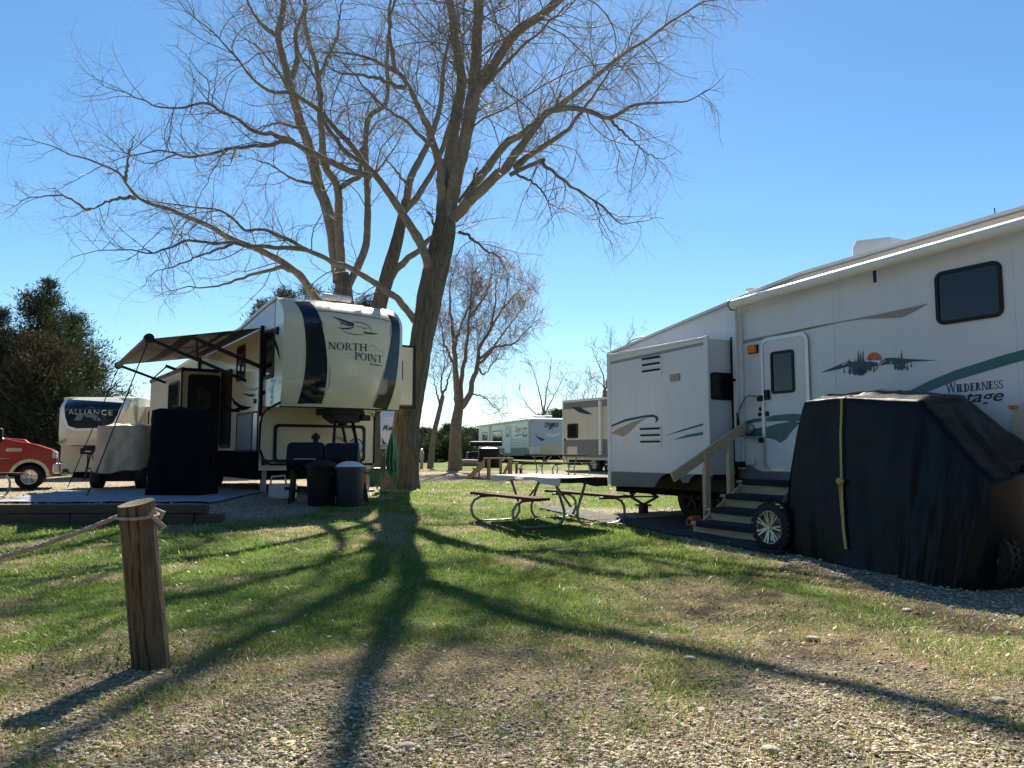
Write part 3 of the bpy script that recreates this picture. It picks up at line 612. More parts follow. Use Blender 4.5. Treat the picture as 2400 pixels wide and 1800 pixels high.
# ------------------------------------------------------------------ covered cart in front of it
def covered_cart():
    loc = wp(2.6, -.95); v = thing('covered_cart', 'black fabric cover over a golf cart beside the wooden steps, tied with a yellow strap', 'covered golf cart', (W.o[0], W.o[1], 0), W.rot)
    eN = [(1.50, -1.40, 1.77), (2.05, -1.42, 1.765), (2.84, -1.40, 1.70), (3.03, -1.42, 1.50), (3.22, -1.45, 1.28), (3.42, -1.48, 1.06), (3.54, -1.49, .965)]
    eF = [(1.42, -.40, 1.86), (2.05, -.38, 1.87), (2.66, -.40, 1.79), (2.85, -.40, 1.64), (3.05, -.40, 1.46), (3.24, -.40, 1.30), (3.42, -.40, 1.12)]
    hN = [(1.36, -1.56, .03), (2.0, -1.62, .02), (2.7, -1.70, .01), (2.92, -1.70, -.0), (3.08, -1.70, -.02), (3.22, -1.66, -.03), (3.36, -1.58, -.03)]
    mN = [(1.17, -1.48, .70), (1.92, -1.52, .75), (2.7, -1.55, .78), (2.95, -1.58, .70), (3.16, -1.60, .62), (3.34, -1.58, .55), (3.50, -1.53, .50)]
    hF = [(1.3, -.34, .12), (2.0, -.32, .1), (2.7, -.32, .06), (2.9, -.32, .03), (3.1, -.32, .02), (3.25, -.32, .0), (3.40, -.34, .0)]
    def lerp(L, u):
        t = u * (len(L) - 1); i = min(int(t), len(L) - 2); f = t - i; return Vector(L[i]) * (1 - f) + Vector(L[i+1]) * f
    def S_(u, w):
        # w 0..1: near hem, near edge (.42), far edge (.62), far hem (1)
        a, b, c, d, m_ = lerp(hN, u), lerp(eN, u), lerp(eF, u), lerp(hF, u), lerp(mN, u)
        if w < .42:
            t = w / .42; p = a * (1-t)**2 + m_ * 2*t*(1-t) * 1.0 + b * t*t
            fold = math.sin(u * 22 + 3 * math.sin(u * 7)) * .014 + (float(fbm(u * 15, w * 2.0, 3)) - .5) * .16
            p += Vector((0, -1, 0)) * fold * (1 - .75 * float(sm(u, .25, .6))) * (1 - t) ** .7 + Vector((0, -1, 0)) * (float(fbm(u * 9 + 4, w * 8, 3)) - .5) * .05 * min(1, 8 * (1 - t))
        elif w < .62:
            t = (w - .42) / .20; p = b * (1-t) + c * t
            p.z += .035 * math.sin(math.pi * t) * (1 if u < .4 else .3) + (float(fbm(u * 16, t * 5, 4)) - .5) * .07 * min(1, 5 * min(t, 1 - t) + .25)
            if u > .36: p.z += (float(fbm(t * 9 + 2 + u * 2, u * 2.5, 3)) - .5) * .11 * min(1, (u - .36) * 6)
        else:
            t = (w - .62) / .38; p = c * (1-t) + d * t; p.y += .05 * math.sin(math.pi * t)
        return p
    nu, nw = 110, 76; cv = MB().grid(lambda u, w: S_(u, w), nu, nw)
    def rear(u, t):
        w0 = u * .5; p, q = S_(0, w0), S_(0, 1 - .76 * w0 if False else 1 - w0 * (.48 / .5) * 1.0)
        r_ = p * (1-t) + q * t; r_.x -= .10 * math.sin(math.pi * t) * (1 - u) + .02 * math.sin(9 * t + 4 * u); return r_
    def frnt(u, t):
        w0 = u * .5; p, q = S_(1, w0), S_(1, 1 - w0 * .96); r_ = p * (1-t) + q * t; r_.x += .12 * math.sin(math.pi * t); return r_
    cv.grid(rear, 24, 20); cv.grid(frnt, 24, 20)
    c = cv.build('cover', M['cover_black'], v, smooth=180, recalc=True)
    st = MB(); L = []
    for k in range(41):
        w = .42 - .40 * k / 40; u = .155 + .06 * k / 40 if k < 1 else .155 + .055 * (k / 40)
        L.append((S_(u, w), k / 40))
    ub = []
    for p, t in L:
        wd = .030 if t < .02 else (.026 if t < .5 else .034); ub.append((p + Vector((-wd / 2, -.028, 0)), p + Vector((wd / 2, -.028, 0))))
    vs = []; fs = []
    for i, (a, b) in enumerate(ub[:37]):
        vs += [a, b]
        if i: fs.append((2*i-2, 2*i-1, 2*i+1, 2*i))
    st.add(vs, fs)
    tp = [S_(.155, .42 + .20 * k / 20) + Vector((0, 0, .012)) for k in range(21)]; vs = []; fs = []
    tp[0] += Vector((0, -.024, 0))
    for i, p in enumerate(tp):
        vs += [p + Vector((-.015, 0, 0)), p + Vector((.015, 0, 0))]
        if i: fs.append((2*i-2, 2*i-1, 2*i+1, 2*i))
    st.add(vs, fs); o = st.build('strap', M['yellow_webbing'], v, recalc=False)
    kp = L[19][0] + Vector((0, -.045, 0)); MB().lathe([(.001, -.035), (.03, -.03), (.042, 0), (.03, .03), (.001, .035)], kp, 'z', 10).beam(kp, kp + Vector((.02, -.01, -.34)), .035, .008).build('knot', M['yellow_webbing'], o, smooth=50)
    tyre_wheel(v, (1.08, -1.46, .09 + .265), .265, .20, 'y', M['alu'], spokes=7, side=-1, lugs=26, rf=.70)
    tyre_wheel(v, (3.30, -1.28, .02 + .265), .265, .20, 'y', M['alu'], spokes=7, side=-1, lugs=26, rf=.70)
    MB().grid(lambda u, w: (1.08 + .16 * u, -1.40 + .9 * w, .42 + .36 * u ** .5 + .05 * math.sin(3.1 * w)), 8, 8).build('rear_body', M['white_plastic'], v, smooth=180)
covered_cart()
# ------------------------------------------------------------------ cream fifth wheel on the left
N = Frame(-4.5, 15, 0, .574, -.819)
def nw(x, y): return (N.o[0] + N.d[0]*x + N.i[0]*y, N.o[1] + N.d[1]*x + N.i[1]*y)
def capx(y, z):
    w = (y - 1.3) / 1.3; x = .17 * (1 - abs(w) ** 3.2)
    if z > 3.80: x -= .50 * ((z - 3.80) / .54) ** 2.3
    if z < 2.75: x -= .12 * ((2.75 - z) / .6) ** 2
    return x
def cream_fifth_wheel():
    v = thing('fifth_wheel_trailer', 'tall cream fifth wheel camper with two dark stripes on its rounded nose', 'camper', (N.o[0], N.o[1], 0), N.rot)
    s = lambda *a, y=0.0: N.side(cE(*a), y); f = lambda *a, x=.13: N.front(cF(*a), x)
    top = [(-.50, 4.325), (-1.5, 4.22), (-2.97, 4.02), (-6, 3.88), (-9.9, 3.68)]
    side_plate([(-.50, 2.12)] + top + [(-9.9, .82), (-1.34, .82), (-1.34, 2.16)], 2.6, 2.6).build('body', M['cream_fiberglass'], v)
    cp = MB(); ny, nz = 40, 36; rings = []
    for j in range(nz + 1):
        z = 2.10 + (4.33 - 2.10) * j / nz
        rings.append([(-.70, 0, z)] + [(capx(2.6 * i / ny, z), 2.6 * i / ny, z) for i in range(ny + 1)] + [(-.70, 2.6, z)])
    k = ny + 3; cp.add([p for r_ in rings for p in r_], [(j*k+i, j*k+i+1, (j+1)*k+i+1, (j+1)*k+i) for j in range(nz) for i in range(k - 1)] + [tuple(range(k))[::-1], tuple(nz*k+i for i in range(k))])
    cap = cp.build('front_cap', M['cream_fiberglass'], v, smooth=50)
    on = lambda y, z, o=.006: (capx(y, z) + o, y, z)
    def strip(Lp, Rp, mat, name, par=cap, nx=6, off=.006):
        Lp = [f(*p) for p in Lp]; Rp = [f(*p) for p in Rp]
        def samp(Q_, t): 
            t *= len(Q_) - 1; i = min(int(t), len(Q_) - 2); a = t - i
            return np.array(Q_[i]) * (1-a) + np.array(Q_[i+1]) * a
        return MB().grid(lambda u, w: on(*(samp(Lp, u) * (1-w) + samp(Rp, u) * w), off), 36, nx).build(name, mat, par, smooth=180)
    strip([(12,112),(25,170),(60,340),(85,520),(97,700),(97,850),(88,1000),(70,1150),(45,1310),(15,1468)], [(215,110),(252,265),(290,430),(325,600),(348,760),(360,900),(362,1040),(355,1160),(340,1320),(320,1468)], M['navy_gloss'], 'stripe')
    strip([(1213,285),(1216,400),(1210,560),(1188,720),(1155,870),(1120,1020),(1080,1190),(1035,1350),(985,1515)], [(1338,345),(1340,480),(1338,640),(1328,800),(1312,960),(1290,1120),(1262,1270),(1228,1410),(1190,1548)], M['navy_gloss'], 'stripe')
    def ribbon(L, w, name='emblem', mat='navy_decal', off=.008):
        vs = []; fs = []; Lq = [np.array(p, float) for p in L]
        for i, p in enumerate(Lq):
            d = Lq[min(i+1, len(Lq)-1)] - Lq[max(i-1, 0)]; nrm = np.array((-d[1], d[0])) / (np.hypot(*d) + 1e-6)
            ww = w if not hasattr(w, '__len__') else w[i]
            vs += [on(*f(*(p + nrm * ww / 2)), off), on(*f(*(p - nrm * ww / 2)), off)]
            if i: fs.append((2*i-2, 2*i-1, 2*i+1, 2*i))
        return MB().add(vs, fs).build(name, M[mat], cap)
    ribbon([(225,266),(330,268),(450,278),(600,296),(750,318),(900,341),(1050,368),(1200,400)], 8, 'seam', 'black_trim')
    ribbon([(235,300),(262,350),(290,410),(318,490)], [2, 9, 9, 2], 'pinstripe'); ribbon([(395,980),(398,1100),(385,1220),(360,1330),(335,1410)], [2, 12, 14, 10, 2], 'pinstripe', 'taupe_stripe')
    ribbon([(1200,440),(1190,520),(1186,610)], [3, 9, 2], 'pinstripe'); ribbon([(1110,1020),(1060,1200),(1020,1340),(975,1490)], [2, 10, 10, 3], 'pinstripe')
    def blob(L, name='emblem', mat='navy_decal', off=.008):
        return MB().add([on(*f(*p), off) for p in L], [tuple(range(len(L)))]).build(name, M[mat], cap)
    blob([(420,336),(520,368),(620,402),(690,428),(712,452),(700,466),(600,430),(500,385)])
    blob([(508,404),(600,440),(690,464),(705,478),(620,468),(545,440)])
    blob([(488,487),(560,495),(640,490),(716,480),(690,498),(640,512),(560,515)])
    ribbon([(558,525),(620,558),(690,576),(770,584),(880,578)], [3, 8, 9, 8, 3]); ribbon([(668,420),(740,416),(810,426),(870,450),(915,486),(942,540)], [3, 8, 9, 9, 9, 5])
    ribbon([(527,475),(535,455),(548,443)], 6); blob([(815,540),(880,548),(960,556),(1036,564),(985,578),(900,575),(850,566)])
    ribbon([(790,470),(825,500),(845,520)], [3, 12, 4]); ribbon([(830,480),(860,500),(905,500)], [3, 9, 3]); ribbon([(728,470),(770,482),(800,466)], [3, 7, 3])
    for word, pa, pb, ch in (('NORTH', (372,768), (882,798), 95), ('POINT', (716,900), (1088,948), 95)):
        polys, wid = serif_text(word); a = np.array(pa, float); b = np.array(pb, float)
        letters_mesh(polys, lambda x, y: on(*f(*(a + (b - a) * x / wid + np.array((0, -ch)) * y)), .009)).build('lettering', M['navy_decal'], cap)
    ribbon([(885,745),(915,730),(950,712),(985,732),(1020,752)], [3, 5, 8, 7, 3], 'mountain_line', 'taupe_stripe'); ribbon([(1020,805),(1060,780),(1090,800),(1120,828)], [3, 8, 6, 3], 'mountain_line', 'taupe_stripe'); ribbon([(595,845),(640,828),(690,818)], [2, 7, 2], 'mountain_line', 'taupe_stripe')
    polys, wid = font_text('by Jayco', .15, .02); a = np.array((912., 968.)); b = np.array((1082., 990.))
    letters_mesh(polys, lambda x, y: on(*f(*(a + (b - a) * x / wid + np.array((0, -26.)) * y)), .009)).build('lettering', M['lettering_dark'], cap)
    # roof edge, roof gear
    m = MB()
    for a, b in zip(top[:-1], top[1:]): m.beam((a[0], -.01, a[1]), (b[0], -.01, b[1]), .05, .06)
    m.build('roof_gutter', M['white_trim'], v)
    def hp(px, py, xx): y, z = N.front(c2(px, py), xx); return Vector((xx, y, z))
    MB().tube([hp(1400, 122, -1.0), hp(1490, 132, -1.0)], .075, 10).tube([hp(1500, 133, -1.0), hp(1580, 145, -1.0)], .07, 10).build('roof_rail', M['white_plastic'], v, smooth=50)
    q = hp(1345, 130, -1.2); MB().prism([(-1.0, q.y - .35, 4.18), (-1.0, q.y + .2, 4.18), (-1.0, q.y + .1, 4.36), (-1.0, q.y - .12, 4.36)], (-.7, 0, 0)).build('vent_cover', M['black_trim'], v, bevel=.04)
    q = hp(1750, 195, -1.0); MB().lathe([(.26, 0), (.25, .09), (.02, .12)], (-1.4, q.y, 4.16), 'z', 16).build('roof_vent', M['black_trim'], v, smooth=40)
    # side wall details
    sd = lambda L, mat, name='swoosh', y=-.001, t=.005: side_plate([s(*p) for p in L], y, t).build(name, M[mat], v)
    sd([(1440,0),(1475,60),(1500,130),(1515,0)], 'blue_white', 'decal'); 
    MB().prism(P([(-.54, 4.22), (-1.5, 4.12), (-2.9, 3.94), (-1.6, 3.80), (-1.1, 3.78), (-.56, 3.6)], -.001), (0, -.004, 0)).build('decal', M['blue_white'], v)
    q = (-.42, 3.62); MB().lathe([(.001, -.05), (.07, -.045), (.085, 0)], (-.33, -.001, 3.63), 'y', 18).build('speaker', M['black_trim'], v)
    sd([(1098,500),(1130,555),(1180,588),(1230,598),(1282,585),(1275,603),(1230,618),(1170,610),(1120,570)], 'taupe_stripe')
    sd([(1128,636),(1200,648),(1280,638),(1350,608),(1405,560),(1448,500),(1440,540),(1405,600),(1340,650),(1270,672),(1200,668)], 'navy_gloss')
    sd([(1030,660),(1070,710),(1120,745),(1180,760),(1232,762),(1180,790),(1110,800),(1060,785),(1100,770),(1060,735)], 'navy_gloss')
    sd([(955,735),(1000,765),(1060,785),(1120,790),(1110,815),(1050,812),(1000,795)], 'navy_gloss')
    sd([(1420,95),(1450,150),(1475,230),(1490,330),(1470,280),(1445,210)], 'navy_gloss')
    window(v, -1.22, 2.70, -.52, 3.72, .12, -.001, .05); window(v, -3.2, 2.80, -2.54, 3.62, .10, -.001, .05); 
    for a, b, mg in (((1095,840),(1225,1170),'alu'), ((1240,820),(1275,1170),'alu')):
        p, q = s(*a), s(*b); d = side_plate(rr(p[0], 1.24, q[0], p[1], .05), -.001, .012).build('hatch', M['grey_skirt'] if mg == 'alu' and a[0] < 1200 else M['alu'], v)
        MB().ring(P(rr(p[0] - .03, 1.21, q[0] + .03, p[1] + .03, .07), -.001), P(rr(p[0] + .01, 1.25, q[0] - .01, p[1] - .01, .05), -.001), (0, -.022, 0)).build('hatch_frame', M['black_trim'], d)
    p = s(1257, 712); MB().box(p[0] - .05, p[0] + .05, -.03, -.001, p[1] - .05, p[1] + .05).build('marker_light', M['black_trim'], v)
    dr = MB().ring(P(rr(-4.45, 1.30, -3.55, 3.15, .08), -.001), P(rr(-4.39, 1.36, -3.61, 3.09, .06), -.001), (0, -.03, 0)).build('door_frame', M['black_trim'], v)
    MB().box(-4.38, -3.62, .0, .004, 1.37, 3.08).prism(P(rr(-4.38, 1.37, -3.62, 3.08, .05), -.002), (0, -.003, 0)).build('doorway', M['screen_dark'], dr)
    od = MB().prism(Q(rr(-.80, 1.36, -.06, 3.05, .09), -4.36), (-.045, 0, 0)).build('open_door', M['dark_plastic'], v)
    MB().prism(Q(rr(-.58, 2.1, -.28, 2.75, .06), -4.357), (.006, 0, 0)).build('door_window', M['glass'], od)
    sl = MB().box(-8.7, -4.75, -.86, -.002, 1.35, 3.2).build('slide_out', M['cream_fiberglass'], v, bevel=.015)
    MB().box(-8.76, -4.73, -.88, -.80, 3.14, 3.24).box(-4.79, -4.735, -.875, -.845, 1.33, 3.16).box(-4.75, -4.72, -.86, -.01, 3.15, 3.23).build('slide_trim', M['black_trim'], sl)
    window(sl, -6.2, 2.1, -4.95, 2.95, .10, -.861, .05)
    MB().box(-9.9, -1.36, -.012, -.001, .80, 1.24).build('lower_band', M['underbody'], v); MB().box(-9.7, -1.5, .05, 2.5, .62, .82).build('chassis', M['underbody'], v)
    # under the nose
    fl = MB().prism(Q([(0.02, 1.25), (0.02, 2.15), (2.58, 2.15), (2.58, .95), (.22, .95), (.10, 1.02)], -1.338), (.03, 0, 0)).build('front_panel', M['cream_fiberglass'], v, bevel=.02)
    L = [(-.05, 2.17), (-.35, 2.14), (-.95, 2.05), (-1.18, 1.95), (-1.28, 1.78), (-1.30, 1.25), (-1.18, 1.05), (-1.0, .94)]
    m = MB(); m.tube([(max(min(a, -.02), -1.34) if False else a, -.012, b) for a, b in L[:6]], .024, 6); m.tube([(-1.31, .0, 1.25), (-1.30, .10, 1.02), (-1.30, .22, .95), (-1.30, 2.55, .93)], .025, 6); m.tube([(-1.31, 2.58, .95), (-1.31, 2.58, 1.9), (-1.25, 2.58, 2.06), (-1.0, 2.58, 2.12)], .025, 6)
    m.build('edge_trim', M['black_trim'], v, smooth=50)
    MB().tube([(capx(2.6*i/12, 2.11) - .01, 2.6*i/12, 2.095) for i in range(13)], .016, 6).build('nose_trim', M['black_trim'], v)
    h0 = rr(.28, .98, 2.36, 1.80, .10); h1 = rr(.345, 1.045, 2.295, 1.735, .07)
    ha = front_plate(h1, -1.308, .008).build('storage_hatch', M['cream_fiberglass'], fl); MB().ring(Q(h0, -1.306), Q(h1, -1.306), (.022, 0, 0)).build('hatch_seal', M['black_trim'], fl)
    MB().box(-.95, -.15, 1.05, 1.65, 1.98, 2.16).prism([(-.2, 1.12, 2.14), (-.2, 1.12, 1.92), (-.2, 1.30, 1.80), (-.2, 1.72, 1.82), (-.2, 1.88, 1.95), (-.2, 1.80, 2.14)], (-.55, 0, 0)).box(-.28, -.12, 1.75, 1.95, 1.86, 1.98).box(-.25, -.16, 1.08, 1.25, 2.0, 2.1).build('king_pin_box', M['black_metal'], v, bevel=.02)
    g0 = g1(*nw(-.8, .1)); 
    for y in (.1, 2.45): MB().box(-.86 - .7, -.75 - .7, y, y + .1, g0 + .02, 1.0).box(-.95 - .7, -.66 - .7, y - .09, y + .19, g0 - .02, g0 + .03).build('landing_leg', M['galvanised'], v)
    for x in (-5.4, -6.3): tyre_wheel(v, (x, .16, g1(*nw(x, .1)) + .38), .38, .24, 'y', M['alu'])
    # right-hand slide-out behind the nose
    sr = MB().box(-1.75, -.95, 2.59, 3.40, 2.28, 3.62).build('slide_out', M['cream_fiberglass'], v, bevel=.012)
    MB().box(-.96, -.93, 3.36, 3.43, 2.20, 3.66).box(-.97, -.93, 2.6, 3.43, 2.19, 2.25).box(-1.8, -.93, 2.9, 3.43, 3.62, 3.66).build('slide_trim', M['black_trim'], sr)
    MB().prism(Q(rr(3.02, 2.85, 3.10, 3.3, .03), -.949), (.006, 0, 0)).build('decal', M['navy_gloss'], sr)
    # awning
    xn, xf, zo = -1.31, -6.61, 3.39
    aw = MB(); nu, nw_ = 20, 14
    def AF(u, w):
        x = xn + (xf - xn) * u; z0 = 3.82 - .10 * u; sag = .05 * math.sin(math.pi * w) * math.sin(math.pi * u)
        return (x, -.02 - 2.2 * w + .25 * u * w, z0 + (zo - z0) * w - sag)
    aw.grid(AF, nu, nw_); me = aw.mesh('awning'); me.materials.append(M['awning_fabric']); me.materials.append(M['awning_stripe'])
    me.polygons.foreach_set('material_index', [1 if (i % nw_) in (1, 2, 4, 8, 9) else 0 for i in range(nu * nw_)])
    a = link('awning', me, None, v, smooth=180)
    o0 = Vector(AF(0, 1)); o1 = Vector(AF(1, 1)); ex = Vector((.12, 0, 0))
    MB().tube([o0 + ex, o1 - ex], .07, 12).build('roller', M['black_trim'], a, smooth=50)
    MB().tube([o0 + ex * .3, o0 + ex * 1.3], .095, 12).tube([o1 - ex * .3, o1 - ex * 1.3], .095, 12).build('roller_cap', M['black_trim'], a, smooth=50)
    MB().box(o1.x + .1, o0.x - .1, o0.y - .05, o0.y - .01, zo - .24, zo - .05) if False else None
    def fx(x, *p): y, z = N.front(cE(*p), x); return Vector((x, y, z))
    for x, A, B in ((xn + .06, fx(xn, 1300, 400), fx(xn, 680, 130)), (xf - .06, fx(xf, 745, 497), fx(xf, 430, 382))):
        end = o0 if x > -3 else o1; B2 = A.lerp(B, 1.0); A.y = -.03
        m = MB(); A.x = B2.x = x
        m.beam(A, B2, .05, .075); E_ = Vector((x, end.y, end.z)); Fp = E_.lerp(Vector((x, -.03, A.z - .42 if x > -3 else A.z - .45)), 1.0)
        m.beam(E_, E_.lerp(Fp, .86), .045, .06); m.beam(A.lerp(B2, .96), E_.lerp(Fp, .42), .03, .035); m.beam(A.lerp(B2, .30), E_.lerp(Fp, .80), .03, .035)
        m.box(x - .04, x + .04, -.07, -.003, 1.95, 3.85); m.build('awning_arm', M['black_metal'], a)
    m = MB()
    for e, tx, ty in ((o0 + Vector((-.25, .05, 0)), -1.6, -3.1), (o1 + Vector((.1, 0, 0)), -6.2, -3.0)):
        gx, gy = nw(tx, ty); MB().tube([e, (tx, ty, g1(gx, gy) + .02)], .012, 5).build('tie_down_strap', M['black_trim'], a)
cream_fifth_wheel()

# ------------------------------------------------------------------ things around its nose
def gp(px, py):
    """where the line of sight through a point of the photograph meets the terrain"""
    z = .2
    for _ in range(25):
        r = ray(px, py); t = (z - CH) / r[2]; x, y = r[0] * t, r[1] * t; z = .5 * z + .5 * g1(x, y)
    return x, y, g1(x, y)
def stand(name, label, cat, p, rz=0.0, group=None):
    x, y, z = gp(*p); return thing(name, label, cat, (x, y, z - .005), rz, group), y / FPX
def pellet_grill():
    v, k = stand('smoker_grill', 'black barrel smoker grill with a short chimney by the cream camper nose', 'grill', c2(1330, 1462), R(8))
    w = 1.35
    m = MB().lathe([(.001, -.42), (.27, -.40), (.30, -.34), (.30, .20), (.27, .26), (.001, .28)], (-.06, 0, .86), 'x', 24); b = m.build('barrel', M['dark_plastic'], v, smooth=45)
    MB().lathe([(.001, -.34), (.25, -.33), (.285, -.28), (.285, .30), (.001, .34)], (.56, 0, .86), 'x', 24).build('barrel', M['dark_plastic'], v, smooth=45)
    ch = MB().lathe([(.05, 0), (.05, .20), (.085, .20), (.085, .26), (.001, .33)], (.04, .05, 1.02), 'z', 14).build('chimney', M['black_metal'], v, smooth=40)
    MB().box(-.9, -.46, -.22, .22, .78, .82).box(-.92, -.88, -.2, .2, .72, .84).build('side_shelf', M['black_metal'], v)
    for x in (-.38, .8):
        for y in (-.22, .22): MB().beam((x, y, 0), (x * .9, y * .8, .68), .045, .045).build('leg', M['black_metal'], v)
    MB().box(-.36, .74, -.2, .2, .22, .26).build('lower_shelf', M['black_metal'], v)
    MB().tube([(-.32, -.29, .84), (-.30, -.33, .84), (.05, -.33, .84), (.08, -.29, .84)], .014, 8).build('lid_handle', M['alu'], v)
pellet_grill()
def trash_can(p, label, mat, lid, r=.29, h=.80):
    v, k = stand('trash_can', label, 'trash can', p, R(15)); pr = [(.001, 0), (r*.80, 0), (r*.82, .02), (r, h*.93), (r*1.06, h*.93), (r*1.06, h), (r*.97, h), (r*.9, h*.9)]
    MB().lathe(pr, (0, 0, 0), 'z', 28).build('bin_body', M[mat], v, smooth=35)
    if lid == 'bag': MB().grid(lambda u, w: ((r*1.02*w) * math.cos(6.2832*u), (r*1.02*w) * math.sin(6.2832*u), h + .005 + .10 * (1 - w**2) + .03 * math.sin(7*6.28*u) * w * (1-w)), 28, 6).build('bin_bag', M['white_plastic'], v, smooth=180)
    else: MB().lathe([(.001, .11), (r*.5, .09), (r*1.0, .02), (r*1.1, 0), (r*1.1, -.03)], (0, 0, h), 'z', 28).build('lid', M[mat], v, smooth=35)
    for sg in (-1, 1): MB().tube([(sg*r*.98, -.09, h*.84), (sg*(r+.07), -.08, h*.83), (sg*(r+.07), .08, h*.83), (sg*r*.98, .09, h*.84)], .014, 8).build('handle', M[mat], v)
trash_can(c2(1572, 1480), 'grey blue trash can with a white bag bulging from its rim', 'grey_plastic', 'bag', .28, .71)
trash_can(c2(1392, 1478), 'black lidded trash can left of the grey blue trash can', 'dark_plastic', 'lid', .29, .74)
v, k = stand('plastic_caddy', 'small white plastic caddy on the gravel under the cream camper nose', 'caddy', c2(1140, 1432), R(10))
MB().box(-.26, .26, -.16, .16, 0, .30).build('box_body', M['white_plastic'], v, bevel=.03); MB().tube([(-.22, -.17, .30), (-.20, -.17, .44), (.05, -.17, .46), (.08, -.17, .30)], .022, 8).build('handle', M['white_plastic'], v, smooth=60); MB().box(.05, .2, -.172, -.161, .18, .24).build('slot', M['black_trim'], v)
v, k = stand('marker', 'narrow orange marker leaning beside the grey blue trash can', 'marker', c2(1672, 1452), 0)
MB().lathe([(.10, 0), (.10, .03), (.055, .03), (.03, .52), (.001, .53)], (0, 0, 0), 'z', 14).build('cone_body', M['orange_plastic'], v, smooth=40); MB().lathe([(.05, .20), (.044, .32)], (0, 0, 0), 'z', 14).build('band', M['white_plastic'], v)
# tripod that carries the king pin, with a hanging thermometer dial
a = nw(-.45, 1.45); v = thing('king_pin_stand', 'black steel tripod stand under the hitch of the cream camper', 'stand', (a[0], a[1], g1(*a)), N.rot)
zt = 1.83 - g1(*a)
for (qx, qy), (tx, ty) in ((c2(1690, 1462), (.12, .18)), (c2(1445, 1440), (.10, -.20)), (c2(1610, 1360), (-.15, .05))):
    e_ = N.loc(gp(qx, qy)) - np.array((-.45, 1.45, v.location.z)); MB().beam((tx, ty, zt), tuple(e_), .055, .055).build('leg', M['black_metal'], v)
MB().lathe([(.001, 0), (.10, 0), (.10, .06), (.06, .12), (.06, .02)], (0, 0, zt - .08), 'z', 14).build('head_plate', M['black_metal'], v); MB().beam((-.2, -.2, zt * .62), (.18, -.18, zt * .62), .025, .025).beam((.18, -.18, zt * .62), (.05, .25, zt * .62), .025, .025).build('brace', M['alu'], v)
v = thing('dial_gauge', 'round pale dial hanging on the black tripod stand', 'gauge', (*nw(.0, 1.55), 1.32), N.rot)
MB().lathe([(.001, 0), (.14, 0), (.155, .01), (.155, .035), (.001, .035)], (0, 0, 0), 'x', 24).build('dial_face', M['white_plastic'], v); MB().lathe([(.150, .03), (.165, .03), (.165, .05), (.150, .05)], (0, 0, 0), 'x', 24).build('dial_rim', M['black_trim'], v); MB().box(.037, .041, -.008, .008, -.02, .11).box(.037, .041, -.06, .01, -.008, .008).build('needle', M['black_trim'], v); MB().tube([(.0, 0, .15), (-.1, -.05, .42)], .008, 5).build('hook', M['black_trim'], v)
# hydrant post with green hose
v, k = stand('hose_post', 'short wooden water post next to the big tree trunk', 'post', (897, 1153), .1); MB().box(-.06, .06, -.06, .06, 0, 1.0).build('post_body', M['deck_wood'], v, bevel=.01); MB().tube([(0, -.06, .88), (0, -.13, .88), (0, -.15, .82)], .02, 8).build('faucet', M['galvanised'], v)
hp_ = v.location.copy()
h = MB()
for k in range(9):
    L = []
    for i in range(29):
        q = 2 * math.pi * i / 28; rx = .022 + .0115 * k; rz_ = .66 + .03 * ((k * 7) % 4)
        L.append((.24 + rx * math.cos(q) * (1 - .45 * math.sin(q)), -.16 - .02 * ((k * 4) % 9) - .01 * math.sin(q), .86 + rz_ * .66 * math.sin(q)))
    h.tube(L[:-1], .017, 6, closed=True)
L = [(.34, -.30, .75), (.37, -.30, .35), (.32, -.32, .10), (.18, -.34, .02), (.02, -.34, .03), (-.08, -.30, .10), (.0, -.26, .5), (.02, -.14, .82)]
cur = [Vector(L[max(0, min(len(L)-1, i))]) for i in range(len(L))]
h.tube(cur, .017, 6); o = h.build('garden_hose', M['green_hose'], None, smooth=60); o.location = hp_; tag(o, 'coiled green garden hose hanging beside the big tree trunk', 'hose')
v, k = stand('storage_tote', 'dark green plastic tote on the gravel behind the trash cans', 'tote', c2(1715, 1350), R(20)); MB().prism([(-.42, -.25, 0), (.42, -.25, 0), (.48, -.28, .42), (-.48, -.28, .42)], (0, .52, 0)).build('tote_body', M['dark_green_plastic'], v, bevel=.03); MB().box(-.5, .5, -.30, .27, .42, .47).build('lid', M['dark_green_plastic'], v, bevel=.02)

